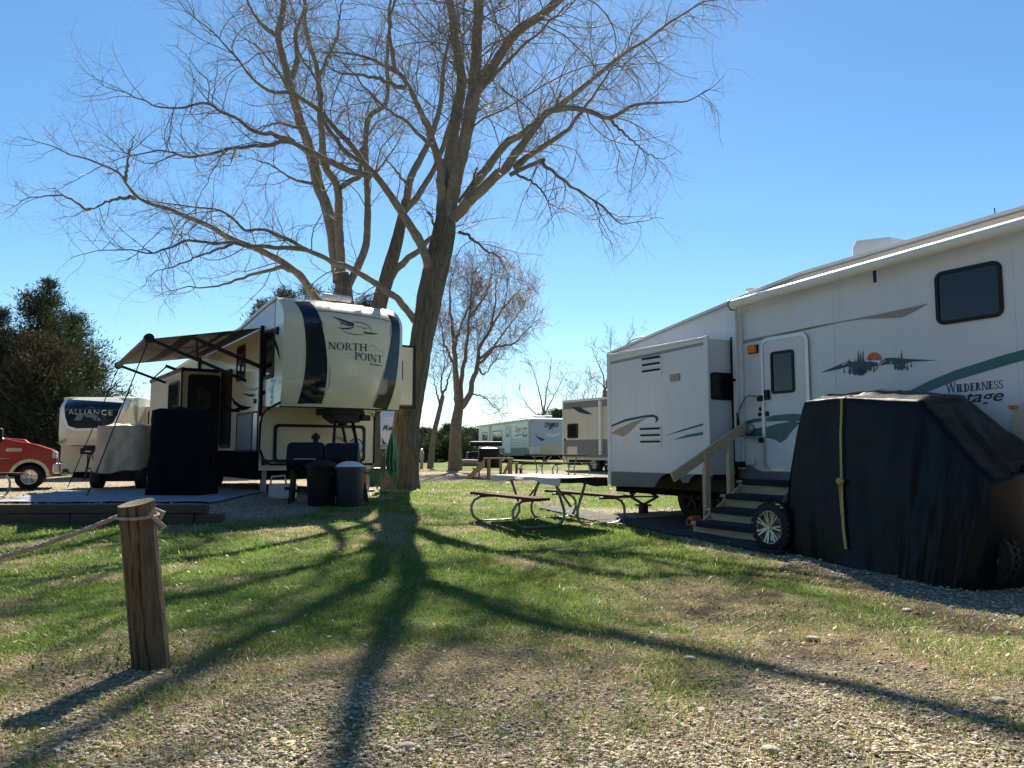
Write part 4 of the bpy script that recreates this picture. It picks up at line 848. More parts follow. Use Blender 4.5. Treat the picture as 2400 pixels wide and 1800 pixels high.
# ------------------------------------------------------------------ carts under covers on the terrace
def cloth_box(name, label, cat, p, w, d, h, mat, rz, wheels=False, flare=.08, skirt=.0, tilt=0.0):
    v, k = stand(name, label, cat, p, rz)
    def fn(u, q):
        a = 2 * math.pi * u; c, s_ = math.cos(a), math.sin(a); e = 6.0
        rx = (abs(c) ** e + abs(s_) ** e) ** (-1 / e); x, y = rx * c * w / 2, rx * s_ * d / 2
        if q < .7:
            t = q / .7; z = skirt + (h - skirt) * t; sc = 1 + flare * (1 - t) + .03 * math.sin(a * 9 + 2 * math.sin(a * 3)) * (1 - t) + (float(fbm(u * 22, t * 5, 4)) - .5) * .16 * (1 - .5 * t)
            if not wheels: z = max(z, skirt + .02 * math.sin(a * 5))
            else: z += .05 * math.sin(a * 4) * (1 - t)
            return (x * sc, y * sc, z - tilt * x * t * 0)
        t = (q - .7) / .3; r_ = 1 - t; z = h + .05 * (1 - r_ ** 2) + (float(fbm(x * 5 * r_ + 3, y * 5 * r_, 4)) - .5) * .16 * min(1, 3 * t)
        return (x * r_, y * r_, z)
    MB().grid(fn, 84, 40).build('cover', M[mat], v, smooth=180, weld=True)
    if wheels:
        for x in (-w / 2 + .08, w / 2 - .10): tyre_wheel(v, (x, -d / 2 + .22, .27), .27, .24, 'x', M['alu'], side=-1 if x < 0 else 1)
        MB().box(-w / 2 + .2, w / 2 - .2, -d / 2 + .15, d / 2 - .2, .18, .42).build('undercarriage', M['black_metal'], v)
    return v
cloth_box('covered_cart', 'boxy thing wholly hidden under a dark navy cover below the striped awning', 'covered cart', (428, 1161), 1.00, 1.0, 1.64, 'cover_navy', R(0), flare=.06)
cloth_box('covered_cart', 'golf cart under a wrinkled cream cover showing its black tyres', 'covered golf cart', (303, 1142), 1.16, 2.0, 1.50, 'cover_cream', R(12), wheels=True, flare=.07, skirt=.42)
x, y, z = gp(240, 1168)
draped_sheet('patio_mat', 'blue grey patio mat spread on the gravel below the awning', 'mat', [(-8.6, 12.75, 0), (-5.0, 12.9, 0), (-5.2, 16.5, 0), (-9.6, 16.5, 0)], 'patio_mat', lift=.012)

# retaining wall of stacked timbers
v = thing('retaining_wall', 'low dark timber retaining wall along the edge of the gravel terrace', 'wall', (-7.2, 12.13, g1(-7.2, 11.9)))
zb = .02
for c in range(2):
    x = -6.0 + .0; L = []
    for k in range(5):
        x0 = -12.6 + 1.92 * k + (.8 if c else 0) + 7.2; x1 = x0 + 1.90
        if x0 - 7.2 > -4.9: continue
        x1 = min(x1, -4.75 + 7.2 + (.0 if c else .25)); h0 = zb + .145 * c
        MB().box(x0, x1, -.07 + random.uniform(-.012, .012), .08, h0 - .04 * (c == 0) + .003 * c, h0 + .14).build('timber', M['retaining_timber'], v, bevel=.012)

# ------------------------------------------------------------------ picnic tables
def picnic_table(label, loc, rz, L=2.05, cloth=False, group='picnic tables on the campsites', plank='brown_plank'):
    v = thing('picnic_table', label, 'picnic table', loc, rz, group)
    for k in range(4):
        y0 = -.37 + k * .187; MB().box(-L/2, L/2, y0, y0 + .178, .685 + .002 * (k % 2), .727 + .002 * (k % 2)).build('plank', M[plank], v, bevel=.006)
    for sg in (-1, 1):
        for k in range(1):
            y0 = sg * .70; MB().box(-L/2, L/2, y0 - .125, y0 + .125, .425, .465).build('bench_plank', M[plank], v, bevel=.006)
    for ex in (-L/2 + .36, L/2 - .36):
        MB().box(ex - .025, ex + .025, -.36, .36, .645, .684).build('cleat', M['galvanised'], v)
        for sg in (-1, 1):
            pts = [(-.50, .41), (-.62, .412), (-.80, .405), (-.90, .36), (-.955, .28), (-.96, .19), (-.92, .10), (-.84, .045), (-.72, .025), (-.45, .022), (-.25, .028), (-.15, .07), (-.10, .15), (-.10, .25), (-.16, .42), (-.245, .645)]
            MB().tube([(ex + sg * .025, sg * -y * -1 if False else sg * (-y), z) for y, z in pts], .021, 10).build('pipe_leg', M['galvanised'], v, smooth=60)
    for ex in (-1, 1):
        MB().beam((ex * (L/2 - .36), 0, .40 if False else .30), (ex * .15, 0, .672), .025, .025).build('brace', M['galvanised'], v)
    return v
rzW = math.atan2(-.875, .485)
t1 = picnic_table('galvanised pipe picnic table half under a white cloth on the lawn', (.54, 11.98, g1(.54, 11.9) - .012), rzW)
def tablecloth():
    L, wid = 2.16, .80
    def fn(u, q):
        x = -1.06 + 2.07 * u; a = (q - .5) * (wid + .50)
        edge = wid / 2; y = max(-edge, min(edge, a)); over = max(0, abs(a) - edge); dl = .09 + .04 * math.sin(2.2 + u * 5)
        z = .735 - over * (dl / .25); y += math.copysign(over * .10 + .02 * math.sin(u * 17) * over / .25, a) if over else 0
        z += .004 * math.sin(u * 21) * math.cos(q * 9)
        if u > .985 and False: z -= .02
        return (x, y, z)
    m = MB().grid(fn, 60, 30)
    def endf(u, q):   # cloth hanging at the far end
        y = (q - .5) * wid; return (-1.06 - .03 * u, y, .735 - u * (.13 + .04 * math.sin(q * 9)))
    m.grid(endf, 4, 16); o = m.build('tablecloth', M['tablecloth'], None, smooth=180); o.location = t1.location; o.rotation_euler = t1.rotation_euler
    tag(o, 'white tablecloth draped over the nearest picnic table', 'tablecloth')
    def dk(u, q):
        y = (q - .5) * .78; return (1.03 + .012 + .006 * math.sin(q * 14), y, .735 - u * (.05 + .09 * q + .012 * math.sin(q * 11)))
    m = MB().grid(dk, 5, 20); m.grid(lambda u, q: (.93 + .112 * u, (q - .5) * .78, .741), 3, 4)
    o = m.build('dark_cloth', M['dark_cloth'], None, smooth=180); o.location = t1.location; o.rotation_euler = t1.rotation_euler; tag(o, 'dark cloth hanging over the near end of the white covered picnic table', 'cloth')
tablecloth()
x, y, z = gp(*c3(1480, 985)); t2 = dup(t1, (x, y, z), rzW + .35, 'small far picnic table on bare ground before the cream and grey trailer', 'picnic tables on the campsites')
lx = at(0, 1168, 14.0); t3 = dup(t1, (-10.2, 13.75, g1(-9.5, 13.7)), R(2), 'picnic table cut off by the left edge, in front of the red pickup', 'picnic tables on the campsites')

# ------------------------------------------------------------------ leaning post and rope
b = gp(355, 1562); v = thing('rope_post', 'weathered round wooden post leaning left in the foreground', 'post', b)
tp_ = at(320, 1178, b[1]); dx = tp_[0] - b[0]; hh = tp_[2] - b[2]; rad = .098
def pf(u, w):
    a = 2 * math.pi * u; z = -.05 + (hh + .05) * w; r_ = rad * (1.0 - .04 * w) + .006 * (float(fbm(math.cos(a) * 4 + 5, math.sin(a) * 4 + z * .35, 4)) - .5) * 3 - .022 * max(0, 1 - abs(((u - .80 + .02 * math.sin(z * 5)) % 1)) * 55) - .018 * max(0, 1 - abs(((u - .64 + .01 * math.sin(z * 9)) % 1)) * 45) - .016 * max(0, 1 - abs(((u - .72 + .015 * math.sin(z * 4 + 1)) % 1)) * 60)
    zz = z + (.022 * math.sin(a + .6)) * max(0, w - .8) * 5
    return (dx * z / hh + r_ * math.cos(a), r_ * math.sin(a), zz)
m = MB().grid(pf, 72, 46); m.grid(lambda u, w: (lambda p: (dx + (p[0] - dx) * w, p[1] * w, hh + (p[2] - hh) * w - .012 * (1 - w)))(pf(u, 1)), 72, 6)
m.build('post_body', M['post_wood'], v, smooth=50, weld=True)
e0 = at(284, 1207, b[1] - .02); e1 = at(-60, 1322, b[1] - .45)
L = []
for k in range(25):
    t = k / 24; p = e0 * (1-t) + e1 * t; p[2] -= .10 * t * (1 - t) * .8; L.append(p)
m = MB()
for sft in (0, 2.09, 4.19):
    Lh = []
    for i in range(161):
        t = i / 160; q = L[0] * (1-t) + L[-1] * t; q = q.copy(); q[2] -= .08 * t * (1-t); a = t * 120 + sft; Lh.append((q[0] + .006 * math.cos(a) * .3, q[1] + .007 * math.cos(a), q[2] + .007 * math.sin(a)))
    m.tube(Lh, .0078, 5)
cx, cy, cz = b[0] + dx * .93, b[1], b[2] + hh * .93
lp = []
for i in range(33):
    a = 2 * math.pi * i / 32; lp.append((cx + (rad + .012) * math.cos(a), cy + (rad + .012) * math.sin(a), cz - .01 + .01 * math.sin(a)))
m.tube(lp[:-1], .009, 7, closed=True)
kx = cx + rad + .03
m.tube([(kx - .03, cy - .05, cz), (kx, cy - .06, cz + .03), (kx + .035, cy - .03, cz + .01), (kx + .01, cy - .02, cz - .03), (kx - .02, cy - .05, cz - .01), (kx + .03, cy - .06, cz - .045), (kx + .055, cy - .05, cz - .075)], .012, 7)
o = m.build('rope', M['rope_fibre'], None, smooth=60); tag(o, 'frayed pinkish rope knotted around the leaning foreground post', 'rope')
# ------------------------------------------------------------------ campers farther back
def nose_camper():
    F_ = Frame(*at(345 * .3919, 1060, 28)[:2], 0, .10, -.995)
    v = thing('fifth_wheel_trailer', 'cream fifth wheel with a big dark windscreen shaped nose beyond the covered carts', 'camper', (F_.o[0], F_.o[1], 0), F_.rot)
    f = lambda *a, x=0.0: F_.front(c1(*a), x)
    top, bot = f(500, 842)[1], f(500, 1295)[1]; wd = f(772, 900)[0]; zl = f(500, 1132)[1]; zr = top
    side_plate([(-1.0, zl), (-.25, zr - .02), (-.9, zr + .05), (-8.5, zr), (-8.5, bot), (-1.0, bot)], wd, wd).build('body', M['cream_fiberglass'], v)
    nose = lambda y, z: .32 * (1 - abs(2 * y / wd - 1) ** 3) - (.55 * max(0, (z - (zr - .5)) / .5) ** 2) - .12 * max(0, (zl + .5 - z) / .5) ** 2
    m = MB(); ny, nz = 26, 22; rg = [[(-.9, 0, z)] + [(nose(wd*i/ny, z), wd*i/ny, z) for i in range(ny+1)] + [(-.9, wd, z)] for z in [zl + (zr - zl) * j / nz for j in range(nz+1)]]; k = ny + 3
    m.add([p for r_ in rg for p in r_], [(j*k+i, j*k+i+1, (j+1)*k+i+1, (j+1)*k+i) for j in range(nz) for i in range(k-1)] + [tuple(range(k))[::-1], tuple(nz*k+i for i in range(k))])
    cap = m.build('front_cap', M['cream_fiberglass'], v, smooth=50)
    on = lambda a, o: (lambda q: (nose(*q) + o, q[0], q[1]))(f(*a))
    def strip(Lp, Rp, mat, o):
        def sp(Q_, t): t *= len(Q_)-1; i = min(int(t), len(Q_)-2); return np.array(Q_[i]) * (1-(t-i)) + np.array(Q_[i+1]) * (t-i)
        return MB().grid(lambda u, w: on(sp(Lp, u) * (1-w) + sp(Rp, u) * w, o), 22, 16)
    strip([(372,845),(372,900),(385,970),(410,1030),(470,1050)], [(768,868),(760,905),(735,965),(705,1020),(660,1045)], None, .012).build('nose_trim', M['white_trim'], cap, smooth=180)
    strip([(393,855),(395,900),(405,965),(430,1018),(480,1032)], [(735,878),(732,905),(715,955),(688,1008),(650,1030)], None, .022).build('nose_window', M['navy_gloss'], cap, smooth=180)
    A = [(570,880),(595,915),(560,905),(540,915)]; MB().add([on(p, .03) for p in A], [(0,1,2,3)]).build('emblem', M['emblem_grey'], cap)
    for A in ([(490,950),(530,950),(510,985),(468,985)], [(530,950),(610,955),(630,988),(590,988),(575,968),(540,968)]): MB().add([on(p, .03) for p in A], [tuple(range(len(A)))]).build('emblem', M['emblem_grey'], cap)
    polys, wid = font_text('ALLIANCE', 0, .015, 1.15); a = np.array((430., 948.)); b = np.array((692., 955.))
    letters_mesh(polys, lambda x, y: on(tuple(a + (b - a) * x / wid + np.array((0, -30.)) * y), .034)).build('lettering', M['chrome'], cap)
    p0, p1 = f(445, 1278), f(655, 1180); MB().ring(Q(rr(p0[0], p0[1], p1[0], p1[1], .08), -.998), Q(rr(p0[0]+.04, p0[1]+.04, p1[0]-.04, p1[1]-.04, .05), -.998), (.02, 0, 0)).build('hatch_seal', M['black_trim'], v)
    q = f(365, 1095); MB().prism(Q([f(348,1118), f(420,1085), f(410,1105), f(385,1122)], .16), (.01, 0, 0)).build('decal', M['taupe_stripe'], cap)
    MB().box(-1.02, -.99, 0, wd, zl - .02, zl + .02).build('nose_seam', M['black_trim'], v); MB().box(-8.4, -1.02, .1, wd - .1, bot - .2, bot).build('chassis', M['underbody'], v)
    MB().box(-.9, -.3, wd * .45, wd * .62, zl - .28, zl + .02).build('king_pin_box', M['black_metal'], v)
    MB().box(-4.2, -1.2, -.45, 0, bot + .1, f(320, 955)[1]).build('slide_out', M['cream_fiberglass'], v, bevel=.02)
    s2 = MB().box(-3.4, -1.6, wd, wd + .62, bot + .35, f(820, 900, x=-1.6)[1]).build('slide_out', M['cream_fiberglass'], v, bevel=.02)
    window(s2, wd + .12, f(820, 960, x=-1.6)[1] - .3, wd + .52, f(820, 928, x=-1.6)[1], .05, -1.598, .04, 'f')
    MB().box(-3.4, -2.4, wd * .35, wd * .62, zr + .02, zr + .20).build('air_conditioner', M['white_plastic'], v, bevel=.05)
    for y in (.2, wd - .25): MB().box(-1.5, -1.4, y, y + .09, .2, bot).build('landing_leg', M['galvanised'], v)
    for x in (-5.2, -6.1): tyre_wheel(v, (x, .16, .2 + .36), .36, .24, 'y', M['alu'])
nose_camper()

def bird_trailer():
    F_ = Frame(*at(c3(1258, 0)[0], 1060, 46)[:2], 0, .285, -.958)
    v = thing('travel_trailer', 'white and grey travel trailer with a pale blue front, beyond the far picnic table', 'camper', (F_.o[0], F_.o[1], 0), F_.rot)
    s = lambda *a: F_.side(c3(*a)); f = lambda *a, x=.12: F_.front(c3(*a), x)
    top, bot, mid = s(1255, 475)[1], s(1255, 805)[1], s(1250, 735)[1]; xr = s(818, 700)[0]; wd = 2.45; fz = f(1400, 790)[1]
    side_plate([(xr, bot), (xr, top), (-.5, top), (0, top - .08), (0, bot)], wd, wd).build('body', M['white_fiberglass'], v)
    front_plate([(0, bot + .05), (0, top - .05), (wd, top - .05), (wd, bot + .05)], .002, .12).build('front_cap', M['blue_white'], v, bevel=.05)
    front_plate([(0.03, bot + .05), (0.03, f(1330, 705, x=.122)[1]), (wd - .03, f(1500, 712, x=.122)[1]), (wd - .03, bot + .05)], .122, .01).build('rock_guard', M['diamond_plate'], v)
    MB().box(xr, -.01, -.008, -.001, bot, mid).build('lower_band', M['grey_skirt'], v)
    MB().box(xr + .3, -.1, .1, wd - .1, bot - .25, bot).build('chassis', M['underbody'], v)
    for a, b in (((852, 670), (893, 600)), ((940, 705), (1022, 585)), ((1200, 640), (1250, 560))):
        p, q = s(*a), s(*b); window(v, p[0], p[1], q[0], q[1], .06, -.001, .05, split=b[0] == 1250)
    p, q = s(1045, 780), s(1098, 540); d = side_plate(rr(p[0], p[1], q[0], q[1], .06), -.009, .02).build('door', M['white_trim'], v); a, b = s(1060, 640), s(1085, 560); window(d, a[0], a[1], b[0], b[1], .04, -.03, .04, name='door_window')
    for i in range(6): z = mid + (s(1150, 655)[1] - mid) * (i + .5) / 6; MB().box(s(1100, 700)[0], -.05, -.006, -.001, z - .012, z + .012).build('siding_groove', M['grey_siding'], v)
    def sd(L, mat): side_plate([s(*p) for p in L], -.001, .006).build('swoosh', M[mat], v)
    sd([(1110,640),(1150,622),(1195,615),(1190,625),(1150,634)], 'navy_decal'); sd([(1030,690),(1060,660),(1100,640),(1100,648),(1060,672)], 'navy_decal'); sd([(830,680),(860,690),(890,690),(870,700),(845,696)], 'grey_siding'); sd([(980,700),(1005,670),(1015,650),(1018,690)], 'navy_decal')
    for L in ([(1295,610),(1330,640),(1390,662),(1380,670),(1330,655)], [(1320,640),(1360,668),(1385,668),(1360,680)]): front_plate([f(*p, x=.121) for p in L], .121, .006).build('swoosh', M['navy_decal'], v)
    polys, wid = font_text('Zinger', .25, .02); a = s(1132, 598); b = s(1190, 592); letters_mesh(polys, lambda x, y: (a[0] + (b[0]-a[0]) * x / wid, -.004, a[1] + .32 * y)).build('lettering', M['grey_siding'], v)
    polys, wid = font_text('ZINGER', .25, .03); a = f(1380, 556, x=.122); b = f(1508, 552, x=.122); letters_mesh(polys, lambda x, y: (.126, a[0] + (b[0]-a[0]) * x / wid, a[1] + .26 * y)).build('lettering', M['lettering_dark'], v)
    for L in ([(1405,527),(1480,523),(1475,531),(1440,566),(1475,572),(1430,576),(1420,568),(1450,533),(1410,534)],): front_plate([f(*p, x=.122) for p in L], .122, .006).build('emblem', M['lettering_dark'], v)
    front_plate([f(*p, x=.122) for p in ((1380,580),(1410,610),(1460,622),(1510,610),(1525,585),(1515,618),(1470,640),(1420,635))], .122, .005).build('emblem', M['white_trim'], v)
    p, q = s(1262, 765), s(1300, 710); MB().box(.02, .5, -.02, .5, bot + .1, bot + .55).build('battery_box', M['white_plastic'], v, bevel=.03)
    MB().box(s(1050, 500)[0] - .4, s(1180, 480)[0], .9, 1.6, top, top + .22).build('air_conditioner', M['white_plastic'], v, bevel=.05); MB().box(-1.3, -.7, 1.2, 1.7, top, top + .2).build('roof_vent', M['white_plastic'], v, bevel=.04)
    MB().tube([(xr + .1, -.14, top - .12), (-.05, -.14, top - .12)], .07, 8).build('awning_roller', M['white_vinyl'], v, smooth=50)
    for x in (s(920, 0)[0], -.05): MB().box(x - .05, x + .03, -.1, -.001, bot + .4, top - .1).build('awning_arm', M['white_vinyl'], v)
    MB().tube([(xr + .2, .6, top + .18), (xr + .2, 1.6, top + .18)], .02, 6).tube([(xr + .2, .6, top + .18), (xr + 1.2, .6, top + .18)], .02, 6).build('roof_rack', M['alu'], v)
    for x in (-4.6, -5.5): tyre_wheel(v, (x, .14, bot - .15), .34, .24, 'y', M['alu'])
bird_trailer()

def siding_trailer():
    F_ = Frame(*at(c3(1552, 0)[0], 1060, 32)[:2], 0, 1.57, -2.3)
    v = thing('travel_trailer', 'cream and grey lap sided travel trailer behind the white camper', 'camper', (F_.o[0], F_.o[1], 0), F_.rot)
    s = lambda *a: F_.side(c3(*a))
    top, bot, mid = s(1555, 335)[1], s(1555, 838)[1], s(1600, 668)[1]; x1 = 7.5
    side_plate([(0, bot), (0, top), (x1, top + .05), (x1, bot)], 2.45, 2.45).build('body', M['cream_siding'], v)
    n = 8; hcl = (top - mid - .34) / n
    for i in range(n):       # lap siding, each course leaning out at its foot
        z = mid + hcl * i; MB().prism([(.03, -.016, z), (.03, -.003, z + hcl), (.03, -.0005, z + hcl), (.03, -.0005, z)], (x1 - .05, 0, 0)).build('siding_board', M['cream_siding'], v)
    n = 6; hcl = (mid - bot - .10) / n
    for i in range(n):
        z = bot + .10 + hcl * i; MB().prism([(.03, -.016, z), (.03, -.003, z + hcl), (.03, -.0005, z + hcl), (.03, -.0005, z)], (x1 - .05, 0, 0)).build('siding_board', M['grey_siding'], v)
    MB().box(.0, x1, -.022, -.001, top - .33, top - .05).build('upper_band', M['grey_siding'], v); MB().box(-.02, x1, -.035, .0, top - .06, top + .03).build('roof_gutter', M['white_trim'], v); MB().box(-.03, .035, -.03, .03, bot, top).build('corner_trim', M['white_trim'], v)
    p, q = s(1590, 655), s(1680, 525); window(v, p[0], p[1], q[0], q[1], .09, -.018, .06)
    p, q = s(1590, 800), s(1676, 725); side_plate(rr(p[0], p[1], q[0], q[1], .06), -.017, .02).build('hatch', M['cream_siding'], v)
    side_plate([s(*p) for p in ((1620,385),(1690,380),(1730,405),(1808,448),(1760,447),(1690,430))], -.017, .006).build('swoosh', M['navy_decal'], v)
    q = s(1885, 600); MB().box(q[0] - .08, q[0] + .05, -.12, -.02, bot + .2, top - .1).build('awning_arm', M['white_vinyl'], v); q = s(1568, 665); MB().box(q[0] - .04, q[0] + .04, -.04, -.017, q[1] - .04, q[1] + .04).build('marker_light', M['black_trim'], v)
    MB().box(.2, x1, .1, 2.3, bot - .22, bot).build('chassis', M['underbody'], v)
    for x in (1.9, 2.8): tyre_wheel(v, (x, .14, bot - .16), .36, .24, 'y', M['alu'])
siding_trailer()

def hidden_trailer():
    F_ = Frame(*at(834, 1060, 30)[:2], 0, .22, -.975)
    v = thing('travel_trailer', 'white trailer front with blue script seen under the cream camper nose', 'camper', (F_.o[0], F_.o[1], 0), F_.rot)
    f = lambda *a, x=.0: F_.front(cG(*a), x)
    z1 = f(1700, 110)[1] + .1; zb = f(1700, 548)[1]; bot = f(1700, 690)[1]; wd = 2.3
    side_plate([(-7, bot), (-7, z1 + .1), (-.3, z1 + .1), (-.0, z1 - .25), (.14, zb + .5), (.10, zb), (0, bot)], wd, wd).build('body', M['white_fiberglass'], v, bevel=.03)
    MB().prism([(.105, .02, bot), (.105, .02, zb), (.105, wd - .02, zb), (.105, wd - .02, bot)], (.012, 0, 0)).build('lower_band', M['taupe_stripe'], v)
    for L in ([(1530,180),(1600,200),(1590,320),(1570,250)], [(1520,330),(1560,300),(1590,365),(1555,350)], [(1625,440),(1660,500),(1695,540),(1640,540)]): front_plate([f(*p, x=.145) for p in L], .146, .006).build('swoosh', M['navy_decal'], v)
    polys, wid = font_text('Ref', .3, .02); a = f(1635, 345, x=.15); b = f(1835, 340, x=.15); letters_mesh(polys, lambda x, y: (.153, a[0] + (b[0]-a[0]) * x / wid, a[1] + .19 * y)).build('lettering', M['navy_decal'], v)
    MB().box(-6.8, -.1, .1, wd - .1, bot - .25, bot).build('chassis', M['underbody'], v)
hidden_trailer()

def red_pickup():
    x, y, z = gp(*c1(185, 1388)); v = thing('pickup_truck', 'glossy red pickup truck nose parked at the left edge before the cedars', 'pickup truck', (x, y, z), R(29))
    k = y / FPX * .3919      # metres per measured unit at this distance
    P_ = lambda a, b: ((a - 215) * k, (1388 - b) * k)
    prof = [P_(335,1172), P_(318,1158), P_(240,1130), P_(85,1098), (P_(60,1080)), P_(-40,1000), P_(-150,985), P_(-330,985), P_(-350,1095), P_(-620,1100), P_(-620,1280), P_(-370,1290), P_(-120,1300), P_(95,1300)]
    arch = [((215 + 92 * math.cos(R(a)) - 215) * k, (73 + 92 * math.sin(R(a))) * k) for a in range(170, -1, -12)]
    prof += arch + [P_(342,1300), P_(345,1215)]
    side_plate(prof, .95, 1.9).build('body', M['red_paint'], v, bevel=.035)
    for a_, b_, c_ in ((60,1095,1290), (-155,995,1290)): q_ = P_(a_, b_); r_ = P_(a_, c_); MB().box(q_[0] - .008, q_[0] + .008, -.953, -.9505, r_[1], q_[1] - .02).build('door_seam', M['screen_dark'], v)
    q_ = P_(20, 1130); MB().box(q_[0] - .42, q_[0] - .22, -.985, -.951, q_[1] - .03, q_[1] + .02).build('door_handle', M['black_trim'], v, bevel=.008)
    q_ = P_(150, 1262); MB().box(-.72, q_[0] * 0 - .56, -.965, -.951, .42, .50).build('side_moulding', M['black_trim'], v)
    q_ = P_(338, 1190); MB().box(q_[0] - .03, q_[0] + .035, -.52, .52, P_(0,1232)[1], P_(0,1176)[1]).build('grille', M['black_trim'], v, bevel=.01)
    side_plate([P_(50,1092), P_(-35,1012), P_(-150,998), P_(-150,1092)], -.951, .012).build('door_window', M['glass'], v)
    MB().prism([(P_(84,1099)[0], -.8, P_(84,1099)[1] + .012), (P_(-36,1003)[0], -.72, P_(-36,1003)[1] + .012), (P_(-36,1003)[0], .72, P_(-36,1003)[1] + .012), (P_(84,1099)[0], .8, P_(84,1099)[1] + .012)], (.02, 0, .02)).build('windscreen', M['glass'], v)
    wl = MB(); 
    for i in range(len(arch) - 1): wl.beam((arch[i][0], -.965, arch[i][1]), (arch[i+1][0], -.965, arch[i+1][1]), .035, .07)
    wl.build('wheel_arch', M['chrome'], v)
    side_plate([(a * .985, b) for a, b in arch] + [(arch[-1][0], .28)], -.70, .02).build('wheel_well', M['screen_dark'], v)
    for wx in (0, -3.6): tyre_wheel(v, (wx, -.80, 72 * k), 72 * k, .27, 'y', M['chrome'], spokes=5)
    for wx in (0, -3.6): tyre_wheel(v, (wx, .80, 72 * k), 72 * k, .27, 'y', M['chrome'], side=1)
    a, b = P_(338, 1212), P_(322, 1172); MB().box(b[0], a[0] + .03, -.96, -.55, a[1], b[1]).build('headlight', M['white_plastic'], v, bevel=.02)
    a, b = P_(356, 1300), P_(325, 1238); MB().box(b[0], a[0] + .05, -.98, .98, a[1], b[1]).build('bumper', M['chrome'], v, bevel=.04)
    a = P_(150, 1106); MB().prism([(a[0] - .35, -.35, a[1] - .06), (a[0] + .25, -.35, a[1] - .10), (a[0] + .1, -.3, a[1] + .02), (a[0] - .3, -.3, a[1] + .05)], (0, .7, 0)).build('hood_scoop', M['red_paint'], v, bevel=.03)
    a = P_(62, 1078); MB().box(a[0] - .12, a[0] + .08, -1.22, -1.0, a[1] - .17, a[1] + .14).build('mirror', M['black_trim'], v, bevel=.04)
    a = P_(132, 1165); MB().box(a[0] - .14, a[0] + .16, -.962, -.951, a[1] - .03, a[1] + .05).build('badge', M['chrome'], v)
    MB().box(-4.0, .6, -.6, .6, .3, .62).build('chassis', M['underbody'], v)
red_pickup()

v, k = stand('tripod_grill', 'small black portable grill on a spindly tripod by the patio mat', 'tripod', c1(535, 1342), 0)
hh = 195 * .3919 * k
for a in (20, 140, 265): MB().beam((.0, 0, hh * .86), (.36 * math.cos(R(a)), .36 * math.sin(R(a)), 0), .028, .028).build('leg', M['black_metal'], v)
MB().box(-.30, .32, -.16, .16, hh * .80, hh * .98).prism([(-.26, -.14, hh * .98), (.28, -.14, hh * .98), (.22, -.08, hh * 1.06), (-.2, -.08, hh * 1.06)], (0, .24, 0)).build('grill_box', M['black_metal'], v, bevel=.02); MB().box(-.1, .1, -.19, -.165, hh * .87, hh * .90).build('handle', M['alu'], v)
# double steps, covered grill, small cart, hydrant, log and pedestal in the middle distance
x, y, z = gp(*c3(985, 1000)); v = thing('porch_steps', 'small tan wooden platform with steps down both sides on the far grass edge', 'steps', (x, y, z), R(4)); k = .2712 * y / FPX
H = 178 * k; xa, xb = -108 * k, 118 * k
MB().box(xa - .05, xb + .03, -.42, .42, H - .05, H).build('platform', M['deck_wood'], v, bevel=.006)
for px_ in (xa + .06, .02, xb - .1): MB().box(px_, px_ + .09, -.40, -.32, 0, H - .05).build('post', M['deck_wood'], v)
for px_ in (xa + .06, xb - .1): MB().box(px_, px_ + .09, .32, .40, 0, H - .05).build('post', M['deck_wood'], v)
MB().beam((.10, -.36, .02), (xb - .05, -.36, H - .08), .05, .09).build('brace', M['deck_wood'], v)
for i in range(3):
    zt = H * (1 - (i + 1) / 4); xs = xa - .05 - .165 * (i + 1); MB().box(xs - .03, xs + .165, -.44, .44, zt - .045, zt).build('tread', M['deck_wood'], v); MB().box(xs, xs + .03, -.40, .40, .0, zt - .045).build('riser', M['deck_wood'], v)
    xs = xb + .03 + .14 * i; MB().box(xs, xs + .17, -.40, .44, zt - .045, zt).build('tread', M['deck_wood'], v); MB().box(xs + .11, xs + .14, -.38, .40, .0, zt - .045).build('riser', M['deck_wood'], v)
for yy in (-.46, .40): MB().prism([(xa - .03, yy, H - .05), (xa - .62, yy, 0), (xa - .46, yy, 0), (xa - .03, yy, H - .28)], (0, .045, 0)).build('stringer', M['deck_wood'], v)
cloth_box('covered_grill', 'low barbecue under a black cover just behind the tan platform steps', 'covered grill', c3(908, 905), 1.0, .7, .92, 'cover_black', R(5), flare=.10)
x, y, z = gp(*c3(868, 880)); v = thing('golf_cart', 'dark golf cart with a flat black roof behind the covered barbecue', 'golf cart', (x, y, z), R(8))
MB().box(-.85, .95, -.55, .55, 1.04, 1.30).build('roof', M['dark_plastic'], v, bevel=.04); MB().prism([(-1.0, -.5, .25), (-1.0, -.5, .7), (-.3, -.5, .75), (.2, -.5, .45), (.6, -.5, .7), (1.0, -.5, .6), (1.0, -.5, .25)], (0, 1.0, 0)).build('body', M['dark_plastic'], v, bevel=.03)
for a in (-.85, .75):
    for b in (-.48, .48): MB().beam((a, b, .6), (a * .95, b, 1.1), .04, .04).build('roof_post', M['black_metal'], v)
for a in (-.7, .7): tyre_wheel(v, (a, -.46, .24), .24, .2, 'y')
v, k = stand('water_pedestal', 'slim grey utility pedestal post beyond the big trunk', 'pedestal', c3(325, 918), 0)
MB().box(-.07, .07, -.06, .06, 0, .80).box(-.10, .10, -.09, .09, .42, .74).build('pedestal_body', M['taupe_stripe'], v, bevel=.015); MB().lathe([(.001, .13), (.06, .10), (.07, 0)], (0, 0, .80), 'z', 12).build('lamp_cap', M['white_plastic'], v)
v, k = stand('log', 'weathered log lying on the ground beyond the forked far tree', 'log', c3(720, 893), R(3)); MB().lathe([(.001, -.55), (.17, -.53), (.19, 0), (.17, .53), (.001, .55)], (0, 0, .17), 'x', 14).build('log_body', M['weathered_wood'], v, smooth=40)
